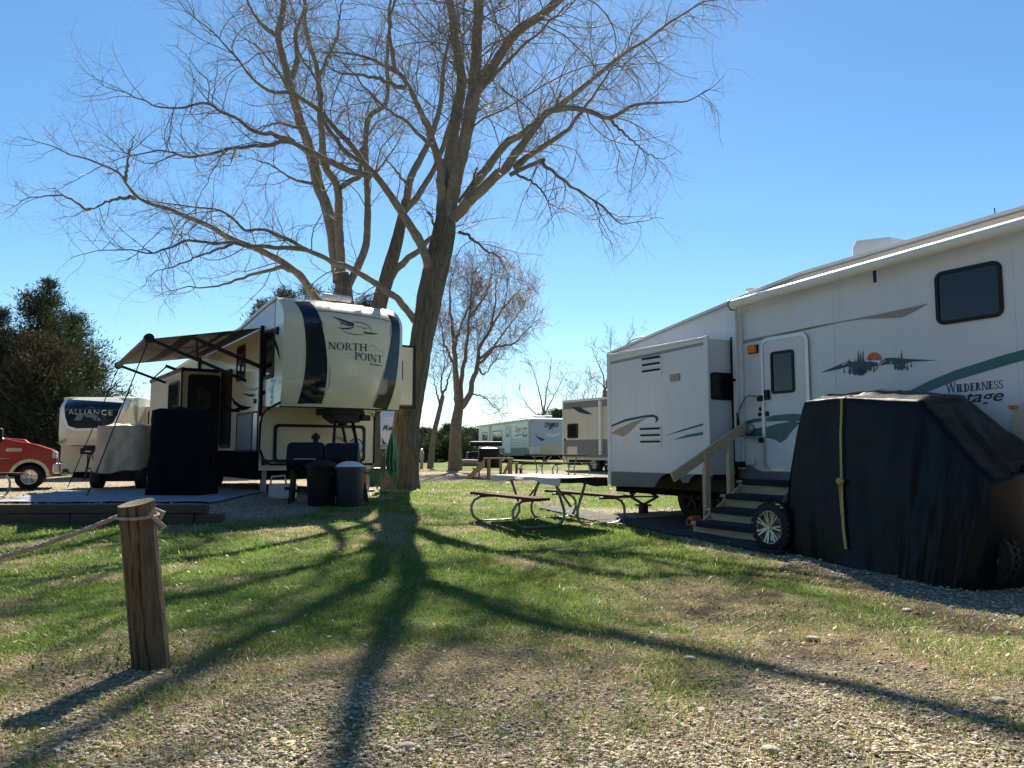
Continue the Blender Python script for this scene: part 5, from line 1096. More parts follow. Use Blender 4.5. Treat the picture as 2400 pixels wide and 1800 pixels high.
v, k = stand('stepping_board', 'short pale plank lying on the grass by the orange marker', 'board', c2(1745, 1440), R(30)); MB().box(-.35, .35, -.08, .08, 0, .04).build('board_body', M['weathered_wood'], v)

# ------------------------------------------------------------------ trees
def tubes_np(P_, R_, n):
    """P_ [N,K,3], R_ [N,K] -> vertices and quads of N tapered tubes"""
    N_, K, _ = P_.shape; T = np.gradient(P_, axis=1); T /= np.linalg.norm(T, axis=2, keepdims=True) + 1e-9
    ref = np.where(np.abs(T[..., 2:3]) < .9, np.array((0, 0, 1.)), np.array((1., 0, 0)))
    ref = np.broadcast_to(ref[:, :1], T.shape); A = np.cross(T, ref); A /= np.linalg.norm(A, axis=2, keepdims=True) + 1e-9; B = np.cross(T, A)
    q = np.arange(n) * 2 * np.pi / n
    V = P_[:, :, None] + (A[:, :, None] * np.cos(q)[:, None] + B[:, :, None] * np.sin(q)[:, None]) * R_[:, :, None, None]
    i = np.arange(N_)[:, None, None] * K * n; j = np.arange(K - 1)[:, None] * n; k = np.arange(n); k2 = (k + 1) % n
    F_ = np.stack([i + j + k, i + j + k2, i + j + n + k2, i + j + n + k], -1).reshape(-1, 4)
    return V.reshape(-1, 3), F_
def smooth_path(pts, M_=26):
    pts = np.asarray(pts, float); d = np.r_[0, np.cumsum(np.linalg.norm(np.diff(pts, axis=0), axis=1))]; d /= d[-1]
    p = np.vstack([2 * pts[0] - pts[1], pts, 2 * pts[-1] - pts[-2]]); out = []
    for t in np.linspace(0, 1, M_):
        i = min(max(np.searchsorted(d, t, 'right') - 1, 0), len(pts) - 2); u = (t - d[i]) / (d[i+1] - d[i] + 1e-9); a, b, c, e = p[i], p[i+1], p[i+2], p[i+3]
        out.append(.5 * ((2*b) + (c - a) * u + (2*a - 5*b + 4*c - e) * u*u + (3*b - a - 3*c + e) * u**3))
    return np.array(out)
def sprout(P_, R_, num, lens, ang, K, rk, trop, wig, g, t0=.12, tpow=1.0):
    """children of a set of branches: positions, curved growth, radii"""
    N_ = len(P_); L = np.linalg.norm(np.diff(P_, axis=1), axis=2).sum(1)
    cnt = np.maximum(0, np.round(num(L) * g.uniform(.75, 1.25, N_))).astype(int); par = np.repeat(np.arange(N_), cnt); n = len(par)
    t = t0 + (1 - t0) * g.random(n) ** tpow; Kp = P_.shape[1]; x = t * (Kp - 1); i = np.minimum(x.astype(int), Kp - 2); f = (x - i)[:, None]
    pos = P_[par, i] * (1 - f) + P_[par, i + 1] * f; tan = P_[par, i + 1] - P_[par, i]; tan /= np.linalg.norm(tan, axis=1, keepdims=True) + 1e-9
    rp = R_[par, i] * (1 - f[:, 0]) + R_[par, i + 1] * f[:, 0]; rv = g.normal(size=(n, 3)); rv -= tan * (rv * tan).sum(1, keepdims=True); rv /= np.linalg.norm(rv, axis=1, keepdims=True) + 1e-9
    a = np.radians(g.uniform(*ang, n))[:, None]; d = tan * np.cos(a) + rv * np.sin(a); ln = lens(rp, L[par], t, g, n)
    out = np.empty((n, K, 3)); out[:, 0] = pos; drift = g.normal(size=(n, 3)) * wig
    for k in range(1, K):
        d = d + drift / K + np.array((0, 0, 1.)) * (trop(k / K, pos) / K)[:, None] + g.normal(size=(n, 3)) * wig * .22; d /= np.linalg.norm(d, axis=1, keepdims=True); out[:, k] = out[:, k - 1] + d * (ln / (K - 1))[:, None]
    r0 = np.minimum(rp * .62, rk[0] + rk[1] * ln); R2 = r0[:, None] * (1 - np.linspace(0, 1, K) ** 1.2 * .72)
    return out, R2
def join(parts):
    V = []; F_ = []; o = 0
    for v_, f_ in parts: V.append(v_); F_.append(f_ + o); o += len(v_)
    return np.vstack(V), np.vstack(F_)
def crown(limbs, seed, dens=(2.4, 4.2, 5.5), droop=None, l1=(.9, 16.0, 3.5), fine=1.0):
    g = np.random.default_rng(seed); P0 = np.stack([l[0] for l in limbs]); R0 = np.stack([l[1] for l in limbs])
    up = droop or (lambda f, p: np.full(len(p), .35))
    a = sprout(P0, R0, lambda L: L * dens[0], lambda rp, L, t, g_, n: np.clip(l1[0] + l1[1] * rp, .5, l1[2]) * g_.uniform(.5, 1.35, n), (30, 78), 9, (.004, .0048), up, .85, g, .16, .72)
    b = sprout(*a, lambda L: L * dens[1], lambda rp, L, t, g_, n: (.34 + .30 * L * (1 - .45 * t)) * g_.uniform(.5, 1.35, n), (28, 72), 6, (.0042, .0042), up, .8, g, .12)
    c = sprout(*b, lambda L: L * dens[2], lambda rp, L, t, g_, n: g_.uniform(.14, .55, n) * fine, (25, 70), 3, (.0035, .002), lambda f, p: np.full(len(p), .5), .7, g, .15)
    return a, b, c
def buds(sets, g, size, share):
    tips = np.vstack([s_[0][:, -1] for s_ in sets]); tips = tips[g.random(len(tips)) < share]; n = len(tips)
    u = g.normal(size=(n, 3)); u /= np.linalg.norm(u, axis=1, keepdims=True); w = g.normal(size=(n, 3)); s_ = size * g.uniform(.6, 1.4, (n, 1))
    V = np.stack([tips - u * s_, tips + w * s_ * .5, tips + u * s_], 1).reshape(-1, 3); return V, np.arange(3 * n).reshape(-1, 3)
def limb_3d(pts, Y0, d0, d1, r0, r1, fn=None, M_=26, jit=.03, seed=1):
    n = len(pts); r1 = r1 * .42; P3 = np.array([at(p[0], p[1], Y0 + d0 + (d1 - d0) * (i / max(1, n - 1))) for i, p in enumerate(pts)]); path = smooth_path(P3, M_); g = np.random.default_rng(seed)
    path[1:-1] += g.normal(size=(M_ - 2, 3)) * jit * .5; t = np.linspace(0, 1, M_); return path, (r1 + (r0 * .92 - r1) * (1 - t) ** 1.22)
def bark_trunk(name, path, rad, parent, n=64, rows=220, flare=0.0):
    d = smooth_path(path, rows); rr_ = np.interp(np.linspace(0, 1, rows), np.linspace(0, 1, len(rad)), rad); V, F_ = tubes_np(d[None], rr_[None], n); V = V.reshape(rows, n, 3)
    q = np.arange(n) / n * 2 * np.pi; len_ = np.linalg.norm(np.diff(d, axis=0), axis=1).sum(); h = np.linspace(0, len_, rows)
    fur = fbm(np.cos(q)[None] * 7 + 20 + h[:, None] * .2, np.sin(q)[None] * 7 + h[:, None] * .8, 4) - .5
    fl = flare * np.exp(-h / .35)[:, None] * (1 + .5 * np.sin(q * 5 + 1)[None]); nr = V - d[:, None]; nr /= np.linalg.norm(nr, axis=2, keepdims=True) + 1e-9
    V = V + nr * (fur * rr_[:, None] * .42 + fl)[..., None]; me = np_mesh(name, V.reshape(-1, 3), F_)
    return link(name, me, M['bark'], parent, smooth=180)
def big_tree(label, base, trunk, limbs, Y0, seed, dens, droop=None, flare=.12, budshare=.25, l1=(.9, 16.0, 3.5), group='large bare trees over the campers'):
    v = thing('bare_tree', label, 'tree', base, 0, group); off = np.array(base)
    tp, tr = trunk; bark_trunk('trunk', tp - off, tr, v, flare=flare); LL = []
    for i, (pts, d0, d1, r0, r1) in enumerate(limbs):
        p, r_ = limb_3d(pts, Y0, d0, d1, r0, r1, seed=seed * 100 + i); LL.append((p, r_)); pp = smooth_path(p, 60); rq = np.interp(np.linspace(0, 1, 60), np.linspace(0, 1, 26), r_)
        V, F_ = tubes_np((pp - off)[None], rq[None], 12); V += (np.random.default_rng(i).normal(size=V.shape) * np.repeat(rq, 12)[:, None] * .06); link('limb', np_mesh('limb', V, F_), M['bark_limb'], v, smooth=180)
    ext = LL + [(smooth_path(tp, 26), np.interp(np.linspace(0, 1, 26), np.linspace(0, 1, len(tr)), tr) * .15)] if False else LL
    a, b, c = crown(ext, seed, dens, droop, l1)
    V, F_ = join([tubes_np(*a, 5)]); o = link('branch', np_mesh('branch', V - off, F_), M['bark_limb'], v, smooth=180); o['kind'] = 'stuff'
    V, F_ = join([tubes_np(*b, 3), tubes_np(*c, 3)]); o = link('twigs', np_mesh('twigs', V - off, F_), M['twig_bark'], v); o['kind'] = 'stuff'
    V, F_ = buds((b, c), np.random.default_rng(seed + 5), .013, budshare); o = link('buds', np_mesh('buds', V - off, F_), M['bud'], v); o['kind'] = 'stuff'
    return v
up_mix = lambda f, p: np.where(p[:, 0] > .8, -.75 + 1.5 * f, np.where(p[:, 2] < 6.5, -.1 + .6 * f, .45))
YA = 18.8; px = lambda *L: list(L)
bA = gp(942, 1146); bA = tuple(at(942, 1146, YA)[:2]) + (g1(at(942, 1146, YA)[0], YA),)
tA = np.array([(at(x, y, YA)) for x, y in ((941,1150),(946,1100),(951,1009),(972,892),(992,774),(1015,657),(1034,578),(1043,520),(1043,450))]); rA = np.array([.37, .33, .31, .285, .275, .30, .30, .27, .17])
tA[0, 2] = bA[2] - .15
limbsA = [
 ([(1041,520),(1039,470),(1058,345),(1072,250),(1081,186),(1062,60),(1045,-60),(1040,-220),(1060,-380)], 0, .8, .19, .15),
 ([(1048,520),(1064,440),(1085,350),(1098,295),(1112,190),(1119,60),(1124,-60),(1150,-230),(1140,-380)], 0, -1.2, .20, .19),
 ([(1101,290),(1117,219),(1153,160),(1204,84),(1280,25),(1330,-20),(1420,-110),(1500,-230),(1560,-420)], -.5, -1.8, .140, .16),
 ([(1120,215),(1165,170),(1221,113),(1290,50),(1350,-10),(1400,-90)], -.6, -2.4, .06, .012),
 ([(1040,500),(1030,392),(1010,316),(977,236),(955,200),(926,169),(880,142),(838,129),(762,120),(726,127)], 0, -2.6, .15, .02),
 ([(926,169),(918,110),(914,50),(925,-20),(900,-120)], -1.5, -2.8, .06, .012),
 ([(950,207),(910,192),(880,181),(795,169),(753,148),(700,140)], -1.6, -3.2, .06, .012),
 ([(1062,510),(1090,482),(1119,451),(1170,409),(1221,346),(1271,278),(1305,257),(1372,257),(1427,276),(1486,249),(1558,238),(1617,236),(1672,202),(1697,179)], -.1, -3.2, .165, .012),
 ([(1081,477),(1136,401),(1195,325),(1233,312),(1271,274),(1322,240),(1406,169),(1491,110),(1575,51),(1643,8),(1740,-13)], .1, 1.9, .135, .03),
 ([(1195,410),(1270,376),(1276,388),(1356,447),(1406,477),(1453,523),(1491,519),(1558,513)], -1.0, -3.6, .06, .012),
 ([(1204,392),(1263,350),(1318,312),(1368,257),(1415,186),(1448,143),(1500,80)], -.8, -1.2, .085, .014),
 ([(1212,409),(1259,435),(1288,485),(1299,557)], -1.2, -2.2, .035, .008),
 ([(1427,278),(1461,312),(1499,346),(1545,371),(1584,358)], -2.0, -3.6, .035, .008),
 ([(1300,257),(1316,214)], -1.1, -1.1, .05, .04), ([(1103,450),(1117,392)], -.2, -.3, .055, .045),
 ([(1022,545),(1010,505),(1000,497)], -.1, -.4, .045, .035),
 ([(1077,544),(1107,557),(1136,586),(1166,599),(1191,641),(1229,667)], .0, -1.4, .048, .010),
 ([(1006,640),(998,600),(956,519),(897,435),(854,380),(787,304),(736,249),(681,219),(627,211),(561,148),(494,72),(443,30),(413,-10)], 0, -3.4, .135, .016),
 ([(870,414),(795,388),(736,359),(681,333),(620,340),(544,346),(464,367),(371,354),(295,367),(253,382)], -1.4, -5.0, .085, .012),
 ([(1012,330),(1006,337),(960,291),(905,253),(859,207),(812,156),(770,110),(740,60)], -.8, -3.0, .06, .010),
 ([(690,333),(640,313),(605,312),(555,278),(500,248),(464,245),(380,253),(316,224),(253,207),(215,175)], -2.6, -5.6, .058, .010),
 ([(973,752),(948,720),(922,696),(867,654),(812,624),(770,612),(711,582),(669,557),(614,536),(578,540),(523,498),(464,485),(367,473),(310,462)], -.1, -4.2, .105, .012),
 ([(715,585),(618,578),(542,570),(498,570),(439,565),(392,582),(350,591),(274,586),(211,591),(165,605)], -2.2, -5.0, .06, .010),
 ([(545,572),(470,600),(430,615),(360,640),(330,680)], -3.4, -5.0, .03, .008),
 ([(850,381),(800,345),(756,270),(748,200),(700,120),(690,30),(640,-60)], -1.6, -2.0, .06, .012),
]
big_tree('big leafless tree in front, its thick leaning trunk right of the cream camper', bA, (tA, rA), limbsA, YA, 11, (4.2, 6.2, 5.0), up_mix, budshare=.35)
YB = 22.5
bB = (*at(806, 1100, YB)[:2], g1(*at(806, 1100, YB)[:2])); tB = np.array([at(x, y, YB) for x, y in ((806,1130),(806,1000),(806,860),(806,760),(806,690),(800,640))]); rB = np.array([.38, .33, .29, .28, .275, .20]); tB[0, 2] = bB[2] - .1
limbsB = [
 ([(798,660),(791,612),(770,498),(740,409),(719,329),(698,262),(681,202),(660,127),(652,84),(664,0),(640,-110),(655,-230)], 0, .6, .235, .12),
 ([(682,200),(681,186),(698,139),(694,84),(711,21),(722,-40),(740,-160)], .4, 1.6, .12, .02),
 ([(800,640),(795,548),(791,443),(762,380),(753,295),(745,169),(719,84),(715,-20),(730,-140)], 0, -1.5, .16, .09),
 ([(795,440),(820,425),(842,409),(850,350),(880,290),(930,270)], -.5, .8, .10, .02),
 ([(815,670),(833,641),(859,561),(859,422),(857,316),(867,274),(892,253),(905,236),(910,120),(915,0),(930,-130)], 0, 1.6, .135, .08),
 ([(862,410),(890,395),(925,345),(950,295)], .8, 2.2, .06, .012),
 ([(795,770),(750,710),(728,683),(703,646),(660,612),(606,587),(542,561),(519,544),(456,515),(380,485),(321,464),(291,422),(253,388),(177,367),(114,342),(40,320)], -.2, -4.6, .155, .014),
 ([(318,463),(296,462),(253,473),(211,491),(169,507)], -3.0, -4.2, .06, .010),
 ([(212,490),(202,489),(148,460),(84,460),(42,477),(8,502)], -3.6, -4.8, .04, .008),
 ([(293,424),(300,380),(312,330),(324,302)], -3.4, -3.8, .05, .010),
 ([(705,650),(667,629),(603,641),(506,671),(422,675),(359,694)], -.8, -3.6, .075, .010),
 ([(735,430),(690,420),(632,386),(590,372),(560,376)], -.2, -2.0, .055, .010),
 ([(700,300),(650,290),(600,305),(560,330)], .2, -2.5, .05, .01), ([(690,230),(640,150),(590,100),(545,95)], .4, -1.0, .07, .012), ([(748,180),(790,90),(800,10),(840,-80)], -.9, -.4, .06, .012),
 ([(655,90),(600,40),(560,-40),(500,-130)], .6, .2, .07, .015),
]
big_tree('bare multi-stemmed tree rising straight up behind the cream camper roof', bB, (tB, rB), limbsB, YB, 23, (3.6, 5.6, 4.5), up_mix, budshare=.35)
YC = 21.2
bC = (*at(868, 1100, YC)[:2], g1(*at(868, 1100, YC)[:2])); tC = np.array([at(x, y, YC) for x, y in ((868,1130),(870,1000),(875,860),(886,730),(908,645),(928,575),(943,505),(950,470))]); rC = np.array([.28, .25, .23, .225, .21, .19, .16, .10]); tC[0, 2] = bC[2] - .1
limbsC = [
 ([(946,495),(955,450),(973,392),(1003,340),(1020,290),(1035,240),(1040,150),(1060,60),(1050,-60),(1075,-200)], 0, 1.8, .13, .02),
 ([(943,500),(970,470),(1002,422),(1023,380),(1050,310),(1068,240),(1085,120),(1090,0),(1110,-120)], .1, 2.6, .11, .02),
 ([(893,700),(920,640),(965,600),(1015,557),(1050,520),(1075,450),(1090,380)], .2, 1.6, .14, .05),
 ([(958,440),(930,400),(905,372),(880,330)], .2, -.6, .05, .01),
]
big_tree('leafless tree leaning right between the two larger trees, behind the cream camper', bC, (tC, rC), limbsC, YC, 31, (3.0, 5.0, 4.0), None, budshare=.3)

def far_tree(label, Y0, trunk, rt, limbs, seed, dens=(3.0, 4.5, 4.0), l1=(.5, 12, 2.4), fine=1.3, group='bare trees in the distance', mat='bark_far'):
    b = at(*trunk[0], Y0); base = (b[0], b[1], g1(b[0], b[1])); v = thing('bare_tree', label, 'tree', base, 0, group); off = np.array(base)
    tp = smooth_path([at(*p, Y0) for p in trunk], 26); tp[0, 2] = base[2] - .2; r_ = np.interp(np.linspace(0, 1, 26), np.linspace(0, 1, len(rt)), rt); V, F_ = tubes_np((tp - off)[None], r_[None], 12); link('trunk', np_mesh('trunk', V, F_), M[mat], v, smooth=180)
    LL = []
    for i, (pts, d0, d1, r0, r1) in enumerate(limbs):
        p, q = limb_3d(pts, Y0, d0, d1, r0, r1, seed=seed * 50 + i, jit=.04); LL.append((p, q)); V, F_ = tubes_np((p - off)[None], q[None], 7); link('limb', np_mesh('limb', V, F_), M[mat], v, smooth=180)
    a, b_, c = crown(LL, seed, dens, lambda f, p: np.where(p[:, 2] < base[2] + 3.6, -.2 + .3 * f, .6), l1, fine)
    for s_ in (a, b_, c): s_[1][:] = np.maximum(s_[1], .00017 * Y0)
    V, F_ = join([tubes_np(*a, 4), tubes_np(*b_, 3), tubes_np(*c, 3)]); o = link('twigs', np_mesh('twigs', V - off, F_), M['twig_bark'], v); o['kind'] = 'stuff'
    return v
q4 = lambda *L: [r4(*p) for p in L]
far_tree('forked bare tree with a tall fine crown beyond the lawn, right of the big trunk', 33, q4((553,1525),(556,1300),(572,1180),(578,1130)), [.32, .26, .24, .19],
 [(q4((575,1140),(560,1000),(552,850),(540,720),(530,600),(520,450),(560,330)), 0, -.6, 0.186, .03), (q4((585,1140),(590,1000),(610,880),(625,760),(640,600),(650,450),(660,300)), 0, .8, 0.136, .03),
  (q4((590,1160),(630,1100),(660,1000),(690,900),(700,800),(760,700),(830,580),(860,500),(870,380)), 0, -.8, 0.161, .03), (q4((700,870),(760,820),(830,790),(900,780),(960,720),(1040,640)), -.4, -1.4, 0.081, .02),
  (q4((690,905),(740,860),(810,760),(900,640),(960,560),(1000,440)), -.4, 1.0, 0.074, .02), (q4((690,930),(720,965),(750,940),(800,880),(880,870)), -.4, -1.6, 0.056, .015),
  (q4((655,1080),(720,1095),(780,1150),(850,1200)), -.2, -1.2, 0.043, .012), (q4((545,900),(490,780),(470,660),(440,560)), 0, -1, 0.074, .02), (q4((548,800),(600,640),(700,420),(720,300)), 0, 1, 0.074, .02), (q4((765,690),(790,560),(800,420),(830,300)), -.5, -.5, 0.062, .02), (q4((640,620),(700,540),(760,420),(780,260)), .3, 1.2, 0.062, .02), (q4((835,575),(930,470),(1000,400)), -.6, -1, 0.043, .015)], 41, (6.5, 7.0, 4.6))
far_tree('thin leaning bare tree between the big trunk and the forked far tree', 37, q4((400,1560),(425,1330),(450,1220),(480,1090)), [.17, .135, .12, .10],
 [(q4((478,1095),(505,1020),(530,940),(560,860)), 0, .6, 0.081, .02), (q4((465,1150),(440,1060),(425,980),(410,900)), 0, -.6, 0.062, .02), (q4((480,1095),(470,1000),(490,900),(480,780)), 0, .4, 0.062, .02)], 43, (4.5, 5.0, 4.0))
far_tree('spreading V-shaped bare tree behind the pale blue fronted trailer', 56, q4((1085,1260),(1080,1190)), [.16, .14],
 [(q4((1082,1200),(1060,1080),(1030,980),(1000,880)), 0, -.6, 0.074, .03), (q4((1084,1200),(1100,1060),(1120,960),(1130,860)), 0, .6, 0.074, .03), (q4((1075,1220),(1000,1170),(950,1090),(930,1020)), 0, -.8, 0.056, .02), (q4((1090,1200),(1150,1080),(1200,980),(1240,900)), 0, .4, 0.056, .02)], 45, (2.4, 2.6, 2.0), (.6, 12, 2.2))
far_tree('young bare tree with upright fork behind the cream and grey trailer roof', 52, q4((1450,1180),(1448,1060)), [.18, .15],
 [(q4((1448,1070),(1440,980),(1400,880),(1360,780)), 0, -.5, 0.074, .02), (q4((1450,1070),(1465,960),(1480,860),(1490,720)), 0, .4, 0.074, .02), (q4((1460,1000),(1520,880),(1580,780),(1630,690)), 0, .5, 0.056, .02), (q4((1445,1040),(1400,1000),(1330,950)), 0, -.6, 0.043, .02)], 47, (2.6, 2.8, 2.4), (.6, 12, 2.0))
for i, (x, tp_) in enumerate(((1215, 1010), (1290, 960), (1345, 985), (1400, 940))):
    far_tree(('slender bare sapling left of the others above the cream and grey trailer', 'tall slender bare sapling above the cream and grey trailer', 'short slender bare sapling above the cream and grey trailer', 'slender bare sapling nearest the white camper corner')[i], 60 + 2 * i, q4((x, 1250), (x + 3, 1160)), [.10, .09],
     [(q4((x + 2, 1180), (x + 5 - 10 * (i % 2), 1080), (x + 12, tp_)), 0, .3, 0.043, .015), (q4((x + 2, 1170), (x - 30, 1080), (x - 45, tp_ + 40)), 0, -.3, 0.031, .015), (q4((x + 3, 1160), (x + 35, 1090), (x + 50, tp_ + 30)), 0, .3, 0.031, .015)], 60 + i, (2.6, 2.6, 2.0), (.6, 12, 1.6), group='bare saplings behind the far trailers')

def cedar(label, pxc, Y0, pytop, wid, seed, mat='cedar_green', n_=None, base_y=None, lean=0.0, group='cedar trees', sz=.16, sparse=1.0):
    p = at(pxc, 1060, Y0); gz = g1(p[0], p[1]); H = at(pxc, pytop, Y0)[2] - gz; v = thing('cedar_tree', label, 'cedar tree', (p[0], p[1], gz), 0, group); g = np.random.default_rng(seed)
    MB().tube([(0, 0, -.2), (.02, .0, H * .35), (lean * .5, .02, H * .7), (lean, 0, H * .97)], [.035 * H ** .9 + .03, .028 * H ** .9 + .02, .05, .015], 8).build('trunk', M['bark_far'], v, smooth=60)
    nb = int(70 + 13 * H); t = g.random(nb) ** .8; z = H * (.06 + .92 * t); L = wid * .5 * (1 - t ** 1.5) ** .7 * g.uniform(.55, 1.28, nb) + .15; az = g.uniform(0, 2 * np.pi, nb)
    K = 6; out = np.empty((nb, K, 3)); s_ = np.linspace(0, 1, K); rise = g.uniform(.05, .75, nb)
    out[..., 0] = (lean * t)[:, None] + np.cos(az)[:, None] * L[:, None] * s_; out[..., 1] = np.sin(az)[:, None] * L[:, None] * s_; out[..., 2] = z[:, None] + (L * rise)[:, None] * s_ ** 1.6
    V, F_ = tubes_np(out, np.maximum(.012, .02 * L)[:, None] * (1 - .7 * s_)[None], 4); o = link('branch', np_mesh('branch', V, F_), M['bark_far'], v); o['kind'] = 'stuff'
    n = n_ or int(5200 * H ** .75 * sparse); bi = g.choice(nb, n, p=L / L.sum()); u = g.random(n) ** .62; x = u * (K - 1); i = np.minimum(x.astype(int), K - 2); f = (x - i)[:, None]
    c = out[bi, i] * (1 - f) + out[bi, i + 1] * f + g.normal(size=(n, 3)) * (.10 + .10 * L[bi])[:, None] * np.array((1, 1, .8)); d = out[bi, -1] - out[bi, 0]; d /= np.linalg.norm(d, axis=1, keepdims=True); d = d + g.normal(size=(n, 3)) * .55 + np.array((0, 0, .35)); d /= np.linalg.norm(d, axis=1, keepdims=True)
    w = np.cross(d, g.normal(size=(n, 3))); w /= np.linalg.norm(w, axis=1, keepdims=True); a = sz * .68 * g.uniform(.6, 1.5, (n, 1))
    V = np.stack([c - d * a * .5 - w * a * .16, c - d * a * .5 + w * a * .16, c + d * a + w * a * .03], 1).reshape(-1, 3); o = link('crown', np_mesh('crown', V, np.arange(3 * n).reshape(-1, 3)), M[mat], v); o['kind'] = 'stuff'
    return v
gl_ = 'cedars behind the red pickup'
cedar('tallest dark cedar at the left edge, its top leaning right', 40, 35, 648, 4.4, 1, lean=1.0, group=gl_, sz=.19)
cedar('full dark cedar right of the tallest cedar, above the windscreen nosed camper', 150, 37, 732, 5.2, 2, group=gl_, sz=.19)
cedar('brownish cedar in front of the dark cedars behind the red pickup', 78, 33, 775, 4.4, 3, 'cedar_brown', group=gl_, sz=.17)
cedar('dark cedar cut by the left edge of the view behind the pickup', -25, 34, 720, 4.6, 4, group=gl_, sz=.19); cedar('low bushy cedar just left of the windscreen nosed camper', 128, 33, 880, 4.2, 5, group=gl_, sz=.17); cedar('small cedar tip at the right of the cedar clump, beside the camper roof', 196, 40, 832, 3.4, 6, group=gl_, sz=.17)
gl_ = 'cedars behind the cream camper roof'
for i, (x, t_, w_, lb) in enumerate(((606, 700, 3.0, 'leftmost cedar peeping above the cream camper roof'), (652, 668, 3.2, 'pointed cedar top behind the cream camper, second from left'), (715, 662, 4.0, 'broad cedar behind the straight bare trunk'), (790, 668, 4.2, 'dark cedar between the bare trunks behind the cream camper'), (852, 682, 3.6, 'rightmost cedar behind the cream camper roof'))): cedar(lb, x, 34 + i, t_, w_, 20 + i, group=gl_, sz=.17)
gl_ = 'far cedar row'
for i, (x, t_, w_, lb) in enumerate(((978, 1040, 4.0, 'far cedar immediately right of the big trunk'), (996, 1006, 2.8, 'pointed far cedar, first spire right of the big trunk'), (1022, 1035, 4.0, 'round low far cedar behind the thin leaning tree'), (1049, 997, 3.2, 'tallest far cedar just left of the forked tree'), (1074, 1030, 3.6, 'far cedar hidden partly by the forked trunk'), (1100, 1006, 3.8, 'far cedar right of the forked tree'), (1124, 1012, 4.0, 'far cedar touching the pale blue fronted trailer'), (1312, 962, 4.5, 'far cedar tip between the two far trailers'), (930, 1035, 4.0, 'far cedar behind the hose and trunk'))): cedar(lb, x, 64 + (i * 7) % 9, t_, w_, 40 + i, group=gl_, sz=.26)
v = None
def hedge(name, label, x0, x1, Y0, h, n=26000, sz=.40):
    g = np.random.default_rng(77); a = at(x0, 1060, Y0); b = at(x1, 1060, Y0); t = g.random(n); c = a * (1 - t)[:, None] + b * t[:, None]; top = h * (.45 + .75 * fbm(t * 40, t * 0 + 2, 4)); c[:, 2] = G(c[:, 0], c[:, 1]) + top * g.random(n) ** .7; c[:, 1] += g.normal(size=n) * 1.2
    d = g.normal(size=(n, 3)); d /= np.linalg.norm(d, axis=1, keepdims=True); w = np.cross(d, g.normal(size=(n, 3))); w /= np.linalg.norm(w, axis=1, keepdims=True); s_ = sz * g.uniform(.6, 1.4, (n, 1))
    V = np.stack([c - d * s_ * .5 - w * s_ * .2, c - d * s_ * .5 + w * s_ * .2, c + d * s_], 1).reshape(-1, 3); o = link(name, np_mesh(name, V, np.arange(3 * n).reshape(-1, 3)), M['cedar_green']); o['kind'] = 'stuff'; o['label'] = label
hedge('far_woods', 'dark mass of far evergreen woods closing the view', -900, 2700, 78, 2.6)
hedge('woods_behind', 'mass of trees behind the viewpoint, mirrored in the camper windows', 12500, -9100, -18, 15, 60000, .8)

# ------------------------------------------------------------------ grass, straw, pebbles, litter
def scatter(n, ynear, yfar, pw, g):
    u = g.random(n); a = 1 - pw; y = (ynear ** a + u * (yfar ** a - ynear ** a)) ** (1 / a); x = g.uniform(-.72, .72, n) * y * 1.0 + g.normal(size=n) * .2; return x, y
def blades(name, label, n, kind, seed, pal, hgt, ynear=2.5, yfar=23, pw=1.55, wmul=1.0, lean=.5):
    g = np.random.default_rng(seed); x, y = scatter(n, ynear, yfar, pw, g); gr, gv, dr, di = masks(x, y)
    pr = gr ** .8 * .98 + .045 if kind == 'green' else np.clip(dr * .9 + gr * .10 + gv * .22, 0, 1); tuft = fbm(x * 9, y * 9, 3); pr = pr * np.clip(.35 + 1.7 * (tuft - .25), .1, 1.25)
    pr = pr * (1 - (.6 if kind == 'green' else .75) * di)
    nt_ = (np.abs(x + 2.02) < .12) & (np.abs(y - 4.25) < .12); k = (g.random(n) < pr) & ~nt_; x, y = x[k], y[k]; n = len(x); z = G(x, y)
    far = np.clip(y / 7, .8, 2.6); h = hgt * g.uniform(.5, 1.5, n) * (.65 + .8 * fbm(x * 2, y * 2, 3)) * np.clip(far, .9, 1.25); w = .0028 * far * wmul * g.uniform(.7, 1.3, n); az = g.uniform(0, 2 * np.pi, n); az2 = g.uniform(0, 2 * np.pi, n); ln = h * lean * g.uniform(.1, 1.6, n)
    b = np.stack([x, y, z - .004], -1); s_ = np.stack([np.cos(az), np.sin(az), 0 * az], -1) * w[:, None]; le = np.stack([np.cos(az2), np.sin(az2), 0 * az2], -1) * ln[:, None]; up = np.array((0, 0, 1.)) * h[:, None]
    V = np.stack([b - s_, b + s_, b + le * .35 + up * .6 + s_ * .7, b + le * .35 + up * .6 - s_ * .7, b + le + up * (1.0 if kind == 'green' else .85)], 1).reshape(-1, 3); i = np.arange(n)[:, None] * 5
    T = np.concatenate([i + np.array((0, 1, 2)), i + np.array((0, 2, 3)), i + np.array((3, 2, 4))], 0); me = np_mesh(name, V, T); pal = np.array(pal); ci = g.random(n); ci = (ci * .6 + .4 * np.clip((fbm(x * 1.7, y * 1.7, 3) - .25) * 2, 0, .999)) * (len(pal) - 1); c0 = np.floor(ci).astype(int); c = pal[c0] * (1 - (ci - c0))[:, None] + pal[np.minimum(c0 + 1, len(pal) - 1)] * (ci - c0)[:, None]; c = c * g.uniform(.75, 1.25, (n, 1))
    ca = me.color_attributes.new('col', 'FLOAT_COLOR', 'POINT'); ca.data.foreach_set('color', np.repeat(np.c_[c, np.ones(n)], 5, 0).astype(np.float32).ravel()); o = link(name, me, M['grass_blade']); o['kind'] = 'stuff'; o['label'] = label
